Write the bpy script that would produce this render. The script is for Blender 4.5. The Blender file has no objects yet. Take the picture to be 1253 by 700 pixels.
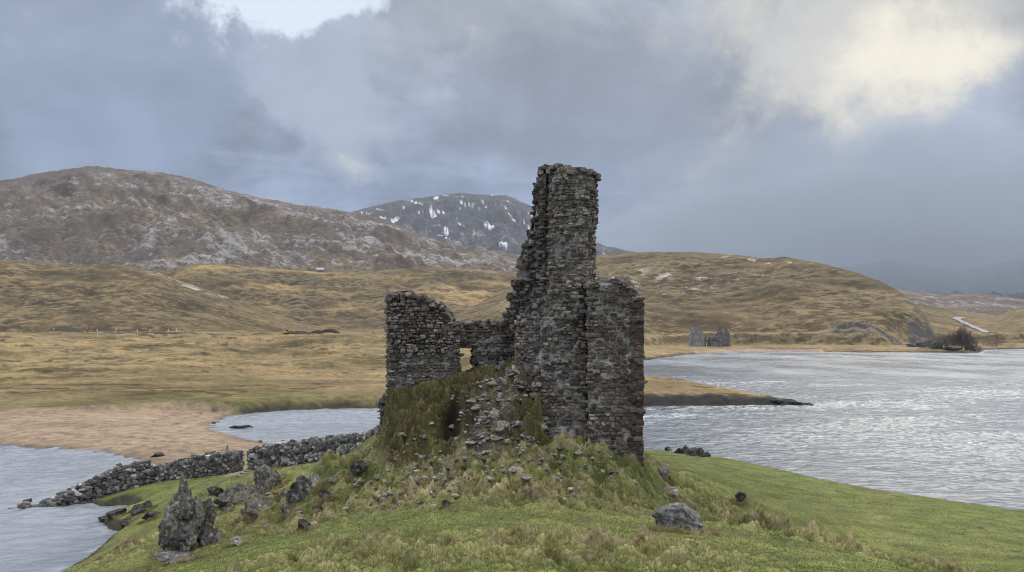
import bpy, bmesh, math, random
import numpy as np

rng = np.random.default_rng(7)
random.seed(7)
F = 1085.0          # focal length in photo pixels (1253 wide)
CX, HY = 626.5, 405.0   # column straight ahead, row of the horizon
EYE = 15.0          # camera height above the loch (m)
scn = bpy.context.scene
R = math.radians

# ------------------------------------------------------------------ camera
cam = bpy.data.cameras.new('camera')
co = bpy.data.objects.new('camera', cam)
scn.collection.objects.link(co)
co.location = (0, 0, EYE)
co.rotation_euler = (R(90), 0, 0)
cam.sensor_width = 36.0
cam.lens = 36.0 * F / 1253.0
cam.shift_y = (HY - 350.0) / 1253.0
cam.clip_start = 0.1
cam.clip_end = 60000
scn.camera = co
scn.view_settings.view_transform = 'Standard'
scn.view_settings.look = 'None'
scn.view_settings.exposure = 0.0
scn.view_settings.gamma = 1.0
scn.view_settings.use_curve_mapping = False
scn.render.engine = 'CYCLES'
scn.cycles.use_denoising = True
scn.cycles.filter_width = 1.1
scn.cycles.max_bounces = 5
scn.cycles.diffuse_bounces = 2
scn.cycles.glossy_bounces = 2
scn.cycles.volume_bounces = 0
scn.cycles.caustics_reflective = False

SUN_AZ, SUN_EL = 30.0, 33.0

# ------------------------------------------------------------------ node helper
class G:
    def __init__(s, tree):
        s.t = tree
        s.n = tree.nodes
        s.n.clear()
    def link(s, a, b):
        s.t.links.new(a, b)
    def put(s, sock, v):
        if v is None: return
        if hasattr(v, 'is_linked') or isinstance(v, bpy.types.NodeSocket):
            s.link(v, sock)
        else:
            sock.default_value = v
    def m(s, op, a, b=None, c=None, clamp=False):
        n = s.n.new('ShaderNodeMath'); n.operation = op; n.use_clamp = clamp
        s.put(n.inputs[0], a); s.put(n.inputs[1], b); s.put(n.inputs[2], c)
        return n.outputs[0]
    def ss(s, v, a, b, lo=0.0, hi=1.0):
        n = s.n.new('ShaderNodeMapRange'); n.interpolation_type = 'SMOOTHSTEP'
        s.put(n.inputs[0], v)
        n.inputs[1].default_value = a; n.inputs[2].default_value = b
        n.inputs[3].default_value = lo; n.inputs[4].default_value = hi
        return n.outputs[0]
    def mix(s, f, a, b, mode='MIX'):
        n = s.n.new('ShaderNodeMix'); n.data_type = 'RGBA'; n.blend_type = mode
        n.clamp_factor = True
        s.put(n.inputs[0], f)
        for sock, v in ((n.inputs[6], a), (n.inputs[7], b)):
            if isinstance(v, tuple) and len(v) == 3: v = v + (1,)
            s.put(sock, v)
        return n.outputs[2]
    def noise(s, vec, scale, detail=4, rough=0.55, dist=0.0, col=False):
        n = s.n.new('ShaderNodeTexNoise')
        if vec is not None: s.link(vec, n.inputs['Vector'])
        n.inputs['Scale'].default_value = scale
        n.inputs['Detail'].default_value = detail
        n.inputs['Roughness'].default_value = rough
        n.inputs['Distortion'].default_value = dist
        return n.outputs['Color' if col else 'Fac']
    def xyz(s, x, y, z):
        n = s.n.new('ShaderNodeCombineXYZ')
        s.put(n.inputs[0], x); s.put(n.inputs[1], y); s.put(n.inputs[2], z)
        return n.outputs[0]
    def sep(s, v):
        n = s.n.new('ShaderNodeSeparateXYZ'); s.link(v, n.inputs[0])
        return n.outputs
    def attr(s, name):
        n = s.n.new('ShaderNodeAttribute'); n.attribute_name = name
        return n.outputs['Color']
    def tc(s, which='Object'):
        return s.n.new('ShaderNodeTexCoord').outputs[which]
    def pos(s):
        return s.n.new('ShaderNodeNewGeometry').outputs['Position']
    def bump(s, h, strength, dist):
        n = s.n.new('ShaderNodeBump')
        n.inputs['Strength'].default_value = strength
        n.inputs['Distance'].default_value = dist
        s.link(h, n.inputs['Height'])
        return n.outputs[0]
    def bsdf(s, col, rough=0.9, normal=None, spec=0.3):
        n = s.n.new('ShaderNodeBsdfPrincipled')
        if isinstance(col, tuple) and len(col) == 3: col = col + (1,)
        s.put(n.inputs['Base Color'], col)
        s.put(n.inputs['Roughness'], rough)
        n.inputs['Specular IOR Level'].default_value = spec
        if normal is not None: s.link(normal, n.inputs['Normal'])
        o = s.n.new('ShaderNodeOutputMaterial')
        s.link(n.outputs[0], o.inputs['Surface'])
        return n

def mat(name):
    m = bpy.data.materials.new(name); m.use_nodes = True
    return m, G(m.node_tree)

# ------------------------------------------------------------------ sky
w = bpy.data.worlds.new('World'); scn.world = w
w.use_nodes = True
g = G(w.node_tree)
SKY_STR = 0.1
d = g.tc('Generated')
dx, dy, dz = g.sep(d)
zc = g.m('MAXIMUM', dz, 0.0)
yy = g.m('MAXIMUM', dy, 0.05)
u0 = g.m('DIVIDE', dx, yy)
v0 = g.m('DIVIDE', dz, yy)
# soft warp of the direction so that cloud edges billow
wn = g.noise(d, 5.0, 9, 0.66, 0.0, col=True)
wr = g.sep(wn)
wx = g.m('SUBTRACT', wr[0], 0.5)
wy = g.m('SUBTRACT', wr[1], 0.5)
u = g.m('ADD', u0, g.m('MULTIPLY', wx, 0.30))
v = g.m('ADD', v0, g.m('MULTIPLY', wy, 0.20))
front = g.ss(dy, 0.02, 0.3)
def blob(px, py, sx, sy, rot=0.0):
    a = g.m('SUBTRACT', u, (px - CX) / F)
    b = g.m('SUBTRACT', v, (HY - py) / F)
    if rot:
        c, s = math.cos(rot), math.sin(rot)
        a2 = g.m('ADD', g.m('MULTIPLY', a, c), g.m('MULTIPLY', b, s))
        b2 = g.m('SUBTRACT', g.m('MULTIPLY', b, c), g.m('MULTIPLY', a, s))
        a, b = a2, b2
    a = g.m('DIVIDE', a, sx / F); b = g.m('DIVIDE', b, sy / F)
    e = g.m('ADD', g.m('MULTIPLY', a, a), g.m('MULTIPLY', b, b))
    return g.m('MULTIPLY', g.m('EXPONENT', g.m('MULTIPLY', e, -1.0)), front)
# cloud texture seen on a flat cloud deck
den = g.m('ADD', zc, 0.16)
pv = g.xyz(g.m('DIVIDE', dx, den), g.m('DIVIDE', dy, den), 0.0)
n1 = g.noise(pv, 0.9, 7, 0.55, 0.6)
n2 = g.noise(d, 7.0, 6, 0.55, 0.4)
cl = g.m('ADD', g.m('MULTIPLY', n1, 0.5), g.m('MULTIPLY', n2, 0.5))
clm = g.ss(cl, 0.38, 0.62, 0.70, 1.28)
# base grey-blue, lighter with height
base = g.mix(g.ss(zc, 0.0, 0.10), (0.17, 0.235, 0.39), (0.27, 0.335, 0.475))
base = g.mix(g.ss(zc, 0.08, 0.36), base, (0.41, 0.455, 0.54))
base = g.mix(g.ss(zc, 0.355, 0.55), base, (1.45, 1.55, 1.72))
base = g.mix(g.ss(zc, 0.60, 1.0), base, (2.1, 2.12, 2.15))
n3 = g.noise(pv, 3.2, 8, 0.62, 0.8)
clm = g.m('MULTIPLY', clm, g.ss(n3, 0.36, 0.64, 0.90, 1.10))
col = g.mix(1.0, base, g.xyz(clm, clm, clm), 'MULTIPLY')
n4 = g.noise(d, 8.0, 9, 0.62, 0.3)
def paint(c, px, py, sx, sy, amp, rgb, rot=0.0, k=None, edge=0.0, rng_=(0.28, 0.62)):
    f = blob(px, py, sx, sy, rot)
    if edge: f = g.ss(g.m('ADD', f, g.m('MULTIPLY', g.m('SUBTRACT', n4, 0.5), edge)), *rng_)
    f = g.m('MULTIPLY', f, amp)
    if k is not None: f = g.m('MULTIPLY', f, k)
    return g.mix(f, c, rgb)
broken = g.ss(n2, 0.40, 0.60)
ragged = g.ss(n2, 0.30, 0.55)
col = paint(col, 110, 90, 230, 150, 0.65, (0.315, 0.385, 0.53), edge=1.0)
col = paint(col, 395, 90, 150, 70, 0.6, (0.47, 0.54, 0.65), -0.9, edge=1.3)
col = paint(col, 350, 0, 140, 44, 1.0, (0.80, 0.91, 1.02), edge=1.6)
col = paint(col, 620, 20, 120, 60, 0.5, (0.44, 0.46, 0.50))
col = paint(col, 780, 130, 260, 90, 0.62, (0.255, 0.285, 0.355), edge=1.3)
col = paint(col, 1000, 230, 330, 80, 0.45, (0.215, 0.265, 0.375))
col = paint(col, 1200, 330, 260, 60, 0.75, (0.145, 0.20, 0.335))
col = paint(col, 1100, 50, 230, 110, 0.68, (0.74, 0.72, 0.64), edge=1.5, rng_=(0.18, 0.72))
col = paint(col, 1125, 80, 120, 62, 0.82, (1.02, 0.95, 0.78), edge=1.5, rng_=(0.12, 0.95))
col = paint(col, 1235, 20, 45, 40, 0.6, (0.30, 0.32, 0.36), 0.0, ragged)
# brighter cloud hiding the sun, above the frame
sd_ = (math.sin(R(SUN_AZ)) * math.cos(R(SUN_EL)), math.cos(R(SUN_AZ)) * math.cos(R(SUN_EL)), math.sin(R(SUN_EL)))
dt = g.m('ADD', g.m('ADD', g.m('MULTIPLY', dx, sd_[0]), g.m('MULTIPLY', dy, sd_[1])), g.m('MULTIPLY', dz, sd_[2]))
glow = g.m('MULTIPLY', g.ss(dt, 0.86, 0.99), g.ss(zc, 0.37, 0.50))
col = g.mix(g.m('MULTIPLY', glow, 0.9), col, (2.5, 2.45, 2.35))
sky = g.n.new('ShaderNodeTexSky'); sky.sky_type = 'NISHITA'; sky.sun_disc = False
sky.sun_elevation = R(SUN_EL); sky.sun_rotation = R(SUN_AZ)
sc_ = g.mix(1.0, col, (1 / SKY_STR,) * 3, 'MULTIPLY')
allc = g.mix(0.93, sky.outputs[0], sc_)
bg = g.n.new('ShaderNodeBackground'); bg.inputs[1].default_value = SKY_STR
g.link(allc, bg.inputs[0])
wo = g.n.new('ShaderNodeOutputWorld'); g.link(bg.outputs[0], wo.inputs['Surface'])
w.cycles.sampling_method = 'MANUAL'; w.cycles.sample_map_resolution = 512

# ------------------------------------------------------------------ sun behind thin cloud
sl = bpy.data.lights.new('sun', 'SUN')
so = bpy.data.objects.new('sun', sl); scn.collection.objects.link(so)
sl.energy = 1.0; sl.angle = R(38); sl.color = (1.0, 0.94, 0.84)
from mathutils import Vector, Matrix
so.rotation_euler = Vector(sd_).to_track_quat('Z', 'Y').to_euler()
so.location = (300, 600, 600)

# ------------------------------------------------------------------ numeric noise
def _h(ix, iy, seed):
    h = (ix.astype(np.int64) * 374761393 + iy.astype(np.int64) * 668265263 + seed * 974711) & 0x7fffffff
    h = ((h ^ (h >> 13)) * 1274126177) & 0x7fffffff
    return (h ^ (h >> 16)) & 0xffff
_ANG = np.stack([np.cos(np.arange(256) * 2 * np.pi / 256), np.sin(np.arange(256) * 2 * np.pi / 256)], 1)
def perlin(x, y, seed=0):
    x = np.asarray(x, float); y = np.asarray(y, float)
    ix = np.floor(x); iy = np.floor(y); fx = x - ix; fy = y - iy
    def gr(ox, oy):
        a = _ANG[_h(ix + ox, iy + oy, seed) & 255]
        return a[..., 0] * (fx - ox) + a[..., 1] * (fy - oy)
    ux = fx ** 3 * (fx * (fx * 6 - 15) + 10); uy = fy ** 3 * (fy * (fy * 6 - 15) + 10)
    a = gr(0, 0) * (1 - ux) + gr(1, 0) * ux
    b = gr(0, 1) * (1 - ux) + gr(1, 1) * ux
    return (a * (1 - uy) + b * uy) * 1.41
def fbm(x, y, oct=4, seed=0, gain=0.5, lac=2.03):
    s = 0; a = 1; t = 0
    for k in range(oct):
        s = s + a * perlin(x, y, seed + k * 17); t += a
        a *= gain; x = x * lac + 13.7; y = y * lac - 7.1
    return s / t
def ridged(x, y, oct=4, seed=0):
    s = 0; a = 1; t = 0
    for k in range(oct):
        s = s + a * (1 - np.abs(perlin(x, y, seed + k * 17)) * 2); t += a
        a *= 0.5; x = x * 2.1 + 5.3; y = y * 2.1 + 9.9
    return s / t
def perlin3(p, seed=0):
    return (perlin(p[:, 0] + 0.37 * p[:, 2] + 31.1, p[:, 1] + 0.71 * p[:, 2], seed) +
            perlin(p[:, 1] - 0.29 * p[:, 0] + 11.3, p[:, 2] + 0.43 * p[:, 0], seed + 5) +
            perlin(p[:, 2] + 0.53 * p[:, 1] - 7.7, p[:, 0] - 0.61 * p[:, 1], seed + 9)) / 1.9
def sm(v, a, b):
    t = np.clip((v - a) / (b - a), 0, 1)
    return t * t * (3 - 2 * t)

# ------------------------------------------------------------------ plan of land and water
def P(px, py, z=0.0):
    Y = (EYE - z) * F / (py - HY)
    return ((px - CX) / F * Y, Y)
def PY(px, py, Y):
    return ((px - CX) / F * Y, Y, EYE - (py - HY) / F * Y)

LAND = [(-24, -60), (-25, 15), (-26.5, 38), P(60, 718), P(85, 697), P(128, 668), P(146, 652), P(120, 640), P(165, 626),
        P(150, 617), P(90, 619), P(35, 623), P(30, 617), P(110, 599), P(205, 573), P(160, 560.5), P(100, 551), P(0, 545),
        (-105, 127), (-210, 150), (-520, 190), (-12000, 300), (-12000, 13000), (13000, 13000), (13000, 900), (3000, 830),
        P(1300, 427), P(1253, 427), P(1205, 428), P(1196, 432), P(1130, 431.5), P(1060, 431), P(1000, 430.5), P(900, 430.5),
        P(840, 434), P(790, 441), (56, 425), (45, 395), (30, 330), (22, 275), (33, 240), (44, 212), (50, 197), (56, 186), (62, 179.6), P(1002, 496.5),
        P(960, 496), P(900, 496), P(840, 497), P(787, 497), (0, 174), P(470, 499), P(400, 500), P(340, 503), P(285, 508), P(264, 518),
        P(266, 527), P(300, 537), P(345, 545), (-22, 107), (-12, 104), (0, 101), (10, 103), (17.5, 103), (23.3, 97), (29.0, 83), (34, 76), (40.5, 69),
        (52, 58), (62, 30), (62, -60)]
BEACH = [P(-60, 512, 1), P(0, 506, 1), P(60, 504, 1), P(150, 501, 1), P(235, 497.5, 1), P(262, 498, 1), P(292, 500, 1), (-30, 150), (-26, 118), (-20, 103), P(330, 548, 1.5), P(312, 560, 2.2),
         P(345, 573, 3.3), P(285, 580, 3.1), P(292, 562, 2.2), P(262, 555, 1.2), (-33, 86), (-37, 88), (-60, 104), (-130, 115), (-200, 140)]

def poly_sd(x, y, poly):
    """signed distance to a polygon, positive inside"""
    x = np.asarray(x, float); y = np.asarray(y, float)
    best = np.full(x.shape, 1e18); ins = np.zeros(x.shape, bool)
    n = len(poly)
    for i in range(n):
        ax, ay = poly[i][:2]; bx, by = poly[(i + 1) % n][:2]
        ex, ey = bx - ax, by - ay
        t = np.clip(((x - ax) * ex + (y - ay) * ey) / (ex * ex + ey * ey), 0, 1)
        dd = (x - ax - t * ex) ** 2 + (y - ay - t * ey) ** 2
        np.minimum(best, dd, out=best)
        if ay != by:
            c = ((ay > y) != (by > y)) & (x < ex * (y - ay) / ey + ax)
            ins ^= c
    return np.where(ins, 1, -1) * np.sqrt(best)

# ------------------------------------------------------------------ near ground: spline through surveyed points
CT = [PY(*a) for a in [
    (100, 690, 53), (190, 690, 37), (300, 690, 26), (400, 690, 22), (500, 690, 20), (626, 690, 19), (750, 690, 20),
    (900, 690, 22), (1000, 690, 25), (1100, 690, 31), (1250, 690, 41),
    (560, 640, 29), (640, 634, 30), (750, 646, 30), (900, 642, 32), (980, 655, 33), (1060, 680, 31),
    (626, 600, 36), (626, 570, 40), (600, 549, 43), (700, 600, 38), (760, 590, 42), (838, 648, 37), (800, 615, 43),
    (1000, 640, 50), (1100, 622, 60), (1000, 602, 72), (1200, 650, 52), (1250, 634, 63), (1100, 609, 72), (880, 566, 86),
    (930, 600, 60), (820, 600, 48), (800, 556, 84), (850, 578, 64), (783, 553, 43.8), (800, 580, 50),
    (200, 588, 80), (300, 577, 76), (380, 567, 72), (450, 552, 66), (470, 548, 62), (110, 612, 78),
    (250, 602, 65), (205, 612, 67), (172, 625, 68), (350, 592, 58), (400, 600, 51), (350, 630, 45), (250, 640, 48),
    (210, 655, 52), (150, 665, 60), (228, 682, 42), (300, 660, 36), (400, 650, 32), (450, 600, 44), (480, 572, 46), (520, 560, 44.5), (560, 552, 44),
    (640, 549, 43), (700, 546, 43.2), (745, 551, 43),
    (520, 549, 44.6), (600, 547, 43.6), (665, 544, 43.9), (690, 546, 43.7), (740, 550, 43.9), (620, 538, 46), (520, 536, 47),
    (462, 549, 47.2), (452, 552, 46), (440, 557, 48), (462, 553, 44.8), (458, 550, 50)]]
CT += [(0, 0, 12.9), (-14, 0, 10), (18, 0, 10), (0, -30, 12.5), (-20, -40, 6), (40, -40, 6), (34, 12, 7.5), (-22, 15, 5.0),
       (-1.2, 50, 9.6), (-1.5, 60, 8.0), (4, 60, 7.8), (5.5, 50, 9), (-8, 55, 9), (8, 50, 8.2), (-6.5, 50.2, 10.3), (9, 62, 6), (-4, 72, 6), (6, 80, 4.4),
       (-20, 95, 1.9), (-30, 98, 1.6), (-6, 92, 3), (10, 92, 2.5), (-45, 120, 1.1), (-50, 135, 1.4), (-70, 140, 1.4), (-100, 160, 1.8),
       (-60, 175, 2.2), (-30, 185, 2.2), (0, 190, 2.6), (30, 188, 2.6), (42, 204, 3.5), (50, 195, 2.4), (25, 215, 3.8), (-100, 200, 3), (0, 230, 3), (-60, 240, 3)]
CT = np.array(CT)
def _tps(d2):
    return 0.5 * d2 * np.log(np.maximum(d2, 1e-9))
_S = 30.0
_cx = CT[:, :2] / _S
_D = _tps(((_cx[:, None] - _cx[None]) ** 2).sum(-1)) + np.eye(len(CT)) * 0.002
_Pm = np.c_[np.ones(len(CT)), _cx]
_A = np.block([[_D, _Pm], [_Pm.T, np.zeros((3, 3))]])
_W = np.linalg.solve(_A, np.r_[CT[:, 2], 0, 0, 0])
def near_base(x, y):
    out = np.empty(x.shape)
    for s in range(0, x.size, 40000):
        a = x.ravel()[s:s + 40000] / _S; b = y.ravel()[s:s + 40000] / _S
        d2 = (a[:, None] - _cx[None, :, 0]) ** 2 + (b[:, None] - _cx[None, :, 1]) ** 2
        out.ravel()[s:s + 40000] = _tps(d2) @ _W[:-3] + _W[-3] + _W[-2] * a + _W[-1] * b
    return out

# zones of long pale grass (plan x, y, radius x, radius y, weight)
def zpt(px, py, Y): return ((px - CX) / F * Y, Y)
TUFTY = [(*zpt(520, 600, 38), 5.5, 3.5, 1.0), (*zpt(640, 600, 36), 4.5, 2.6, 1.0), (*zpt(760, 600, 40), 4.5, 3.5, .8), (*zpt(600, 560, 42), 5, 1.5, .5),
         (*zpt(905, 620, 42), 3.2, 4.5, 1.0), (*zpt(980, 660, 32), 3.2, 1.6, 1.2), (*zpt(860, 600, 48), 3, 4, .7),
         (*zpt(380, 640, 39), 3.2, 3, 1.0), (*zpt(330, 620, 48), 4, 5, .6), (*zpt(160, 680, 50), 3, 5, 1.0), (*zpt(450, 590, 47), 4, 4, .7),
         (*zpt(540, 545, 43.4), 4.5, 1.2, .9), (*zpt(690, 560, 42.6), 3.5, 1.2, .8), (*zpt(600, 690, 20), 7, 2.0, .55), (*zpt(720, 670, 24), 4.0, 2.4, .9), (*zpt(420, 680, 24), 4, 2.5, .6), (*zpt(1130, 690, 31), 3, 1.5, 1.0), (*zpt(290, 600, 62), 5, 5, .5)]
BUMPS = [(-17.2, 59.2, 2.0, 0.35), (-14.9, 58.6, 1.5, 0.6), (-10.3, 47.0, 1.4, 0.9), (-13.1, 48.8, 1.3, 0.7), (-9.8, 47.6, 1.0, 0.5)]
def tufty(x, y):
    s = 0.75 * np.exp(-((x + 0.5) / 9.5) ** 4 - ((y - 42.5) / 5.5) ** 4)
    for cx, cy, rx, ry, k in TUFTY:
        s = np.maximum(s, k * np.exp(-((x - cx) / rx) ** 2 - ((y - cy) / ry) ** 2))
    return np.clip(s, 0, 1)

# ------------------------------------------------------------------ hills
def px_of(x, y):
    return CX + F * x / np.maximum(y, 1.0)
def hill(x, y, prof, Yr, Yf, back, p=1.1, lim=None):
    px = px_of(x, y)
    a = np.array(prof, float)
    row = np.interp(px, a[:, 0], a[:, 1])
    yr = np.interp(px, a[:, 0], a[:, 2]) if a.shape[1] > 2 else Yr
    yf = np.interp(px, *np.array(Yf).T) if isinstance(Yf, list) else Yf
    zr = np.maximum(EYE + (HY - row) * yr / F, 0)
    t = np.clip((y - yf) / np.maximum(yr - yf, 1), 0, 1)
    s = np.where(y < yr, t ** p, np.exp(-((y - yr) / back) ** 2))
    return np.where(y > 50, zr * s, 0), s, zr
H_FOOT = [(-300, 318), (0, 318), (50, 321), (100, 324), (150, 326), (190, 332), (225, 345), (260, 357), (300, 371), (350, 389), (400, 402), (440, 409), (520, 412)]
H_MID = [(-300, 345), (150, 345), (215, 327), (245, 323), (300, 326), (350, 331), (400, 333), (450, 331), (520, 328), (580, 330), (640, 334), (700, 334), (760, 336), (850, 350), (1000, 400), (1100, 410)]
H_RIGHT = [(480, 410, 1500), (560, 380, 1500), (640, 345, 1500), (690, 322, 1480), (730, 312, 1450), (765, 309, 1400), (800, 308, 1350), (850, 309, 1300), (900, 312, 1250), (935, 316, 1210), (960, 314, 1180), (1000, 321, 1120), (1040, 331, 1050),
           (1075, 343, 980), (1100, 356, 920), (1118, 370, 880), (1132, 387, 850), (1145, 407, 830), (1160, 424, 820), (1200, 430, 820), (1400, 430, 820)]
RF = [(560, 700), (700, 690), (800, 740), (900, 720), (1000, 690), (1100, 690), (1140, 690), (1400, 690)]
H_LEFT = [(-500, 250), (-100, 236), (0, 222), (40, 213), (75, 207), (110, 202), (160, 207), (200, 211), (240, 221), (270, 231), (300, 238), (360, 250), (420, 258), (470, 268), (520, 288), (560, 299), (600, 306), (660, 315), (760, 335), (850, 380)]
H_SNOW = [(250, 300), (380, 275), (430, 260), (470, 249), (510, 243), (560, 236), (620, 240), (650, 252), (700, 285), (740, 301), (790, 311), (860, 335), (900, 360)]
H_MOUND = [(1040, 400), (1100, 374), (1125, 371), (1150, 376), (1190, 383), (1220, 386), (1240, 378), (1262, 372), (1320, 376), (1600, 380)]
H_FAR = [(900, 380), (1060, 357), (1100, 353), (1150, 360), (1200, 358), (1253, 366), (1400, 350), (1700, 340)]
H_VEIL = [(850, 370), (900, 345), (960, 330), (1040, 325), (1090, 318), (1130, 326), (1180, 331), (1230, 320), (1300, 312), (1600, 330)]

def height(x, y, full=False):
    x = np.asarray(x, float); y = np.asarray(y, float)
    r = np.hypot(x, y)
    shape = x.shape
    jag = 0.35 * np.clip((r - 100) / 60, 0, 6) * perlin(x / 4.5, y / 3, 9) + 0.5 * np.minimum(r / 150, 3) * fbm(x / 9, y / 9, 3, 3) + 0.25 * np.clip(r / 60, 0.4, 2) * perlin(x / 2.2, y / 2.2, 8)
    beach = poly_sd(x, y, BEACH)
    bm = sm(beach + 1.5 * perlin(x / 5, y / 5, 21), -1.0, 1.5)
    sd = poly_sd(x, y, LAND) + jag * (1 - 0.85 * bm)
    # mainland
    main = 2.6 + 10.0 * sm(r, 190, 820)
    hum = fbm(x / 70, y / 45, 4, 40)
    main = main + sm(r, 190, 350) * (1 - sm(r, 650, 1000)) * (6.5 * np.maximum(hum, -0.2) + 1.2 * ridged(x / 38, y / 26, 3, 44)) + 0.35 * fbm(x / 9, y / 9, 3, 50)
    h = main.copy()
    n = r < 280
    if n.any():
        nb = near_base(x[n], y[n])
        rn = r[n]
        wgt = sm(rn, 205, 265)
        h[n] = nb * (1 - wgt) + main[n] * wgt
    # hills
    big = ridged(x / 420, y / 420, 5, 60)
    fine = fbm(x / 90, y / 90, 5, 70) + 0.35 * fbm(x / 24, y / 24, 3, 74)
    info = {}
    def add(name, prof, Yr, Yf, back, p, rough, rfine):
        nonlocal h
        z, s, zr = hill(x, y, prof, Yr, Yf, back, p)
        sc1 = np.clip(s, 0, 1); env = np.sqrt(sc1) * (1 - 0.93 * sc1 ** 4) * np.minimum(zr / 100, 1)
        z = z + env * (rough * (big - 0.30) + rfine * fine) - 6 * (1 - np.clip(s * 6, 0, 1))
        info[name] = (z > h)
        h = np.maximum(h, z)
    add('right', H_RIGHT, 0, RF, 400, 0.95, 16, 14)
    add('foot', H_FOOT, 1150, 800, 260, 0.9, 16, 14)
    add('mid', H_MID, 1700, 1150, 300, 1.15, 30, 20)
    add('mound', H_MOUND, 1350, 790, 200, 1.0, 5, 6)
    add('far', H_FAR, 2800, 1500, 500, 1.0, 18, 20)
    add('left', H_LEFT, 2700, 1500, 700, 0.95, 85, 50)
    add('snow', H_SNOW, 4600, 2900, 800, 0.95, 110, 80)
    add('veil', H_VEIL, 6500, 4200, 1000, 1.0, 70, 50)
    # near-ground relief: hummocks and tussocks
    nr = (1 - sm(r, 90, 160)) * (1 - bm)
    tf = tufty(x, y)
    hump = np.maximum(0, fbm(x / 0.95, y / 0.8, 4, 90, 0.6) + 0.12)
    h = h + nr * (0.12 * fbm(x / 3.2, y / 3.2, 4, 80) * (0.6 + 1.4 * tf) + (hump - 0.15) * (1.6 * tf + 0.08) + (0.03 + 0.10 * tf) * fbm(x / .33, y / .3, 3, 95))
    h = h + (1 - sm(r, 400, 700)) * sm(r, 160, 260) * 0.5 * ridged(x / 5, y / 5, 3, 97)
    # the overgrown rubble bank inside the ruin
    kx = CX + F * x / np.clip(y, 43, 49)
    yf = np.interp(kx, [470, 500, 545, 575, 600, 645, 665], [43.7, 43.6, 43.5, 43.5, 43.4, 43.4, 43.8])
    yt = np.interp(kx, [470, 500, 545, 575, 600, 645, 665], [47.2, 47.1, 47.3, 47.8, 48.0, 47.6, 46.8])
    zt = np.interp(kx, [470, 500, 545, 572, 600, 640, 665], [11.9, 12.0, 12.5, 12.75, 13.1, 13.5, 13.2])
    zt = zt + 0.30 * fbm(x / 0.8, y / 0.8, 3, 79)
    lump = 1.6 * (0.6 - np.abs(fbm(x / 1.4, y / 0.65, 3, 77)) * 2.2) + 0.6 * fbm(x / 0.5, y / 0.26, 3, 78)
    tb = np.clip((y - yf + 0.45 * (lump - 0.4)) / (yt - yf), 0, 1)
    steep = np.interp(kx, [470, 540, 575, 650], [1.0, 1.0, 1.0, 0.95])
    mask = sm(kx, 463, 477) * (1 - sm(kx, 660, 669)) * (1 - sm(y, 50.2, 52.5)) * (r < 60)
    hb = h
    bank = np.maximum(0, (zt - hb) * tb ** steep + 0.75 * (lump - 0.5) * np.sqrt(tb) * sm(1.02 - tb, 0, .1) * (y < 48))
    h = hb + bank * mask
    h = h + 0.85 * np.exp(-((x + 2.75) / 0.55) ** 2 - ((y - 45.3) / 0.6) ** 2) + 0.6 * np.exp(-((x + 4.6) / 0.8) ** 2 - ((y - 45.0) / 0.5) ** 2)
    knoll = mask * (tb > 0.02) * (y < 49)
    for bx, by, br, bh in BUMPS:
        h = h + bh * np.exp(-((x - bx) / br) ** 2 - ((y - by) / (br * 0.8)) ** 2)
    h = h + 14.0 * np.exp(-((x - 297) / 34) ** 4 - ((y - 726) / 14) ** 2) * (0.75 + 0.5 * fbm(x / 9, y / 9, 3, 98))
    sp_ = np.exp(-((y - 179) / 5.0) ** 2) * (x > 5) * (x < 75)
    h = h + sp_ * 0.5 * perlin(x / 1.8, y / 1.8, 99)
    # dark hollow at the foot of the castle bank
    hx, hy = (553 - CX) / F * 44.8, 44.8
    h = h - 1.3 * np.exp(-((x - hx) / 0.42) ** 2 - ((y - hy + 0.1) / 0.6) ** 2)
    # shores
    far_shore = sm(r, 350, 500)
    rocky = (1 - bm)
    bmf = bm * sm(y, 86, 104); rocky = 1 - bmf
    prof = np.where(sd > 0,
                    bmf * (0.02 + 0.055 * np.maximum(sd, 0)) +
                    rocky * ((1 - far_shore) * ((0.9 + 0.5 * (x > 5) * (y < 120)) * (1 - 0.75 * np.exp(-((x - 60) / 11) ** 2 - ((y - 180) / 9) ** 2)) * (1 - np.exp(-np.maximum(sd, 0) * 1.6)) + 0.16 * np.maximum(sd, 0) + 0.05 * np.maximum(sd, 0) ** 2) + far_shore * (1.4 * (1 - np.exp(-np.maximum(sd, 0) / 5)) + 0.045 * np.maximum(sd, 0))),
                    0)
    # the right-hand lawn reaches the shore in a soft shoulder
    h = np.where(sd > 0, np.minimum(h, prof + np.maximum(0, sd - 60) * 0.7), -np.minimum(0.05 + 0.25 * -sd, 5))
    if not full: return h
    return h, dict(r=r, sd=sd, bm=bm, tf=tf, knoll=knoll, hump=hump, info=info, hum=hum, far_shore=far_shore)

def lerp(a, b, t):
    return a + (np.asarray(b) - a) * t[..., None]

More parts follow.
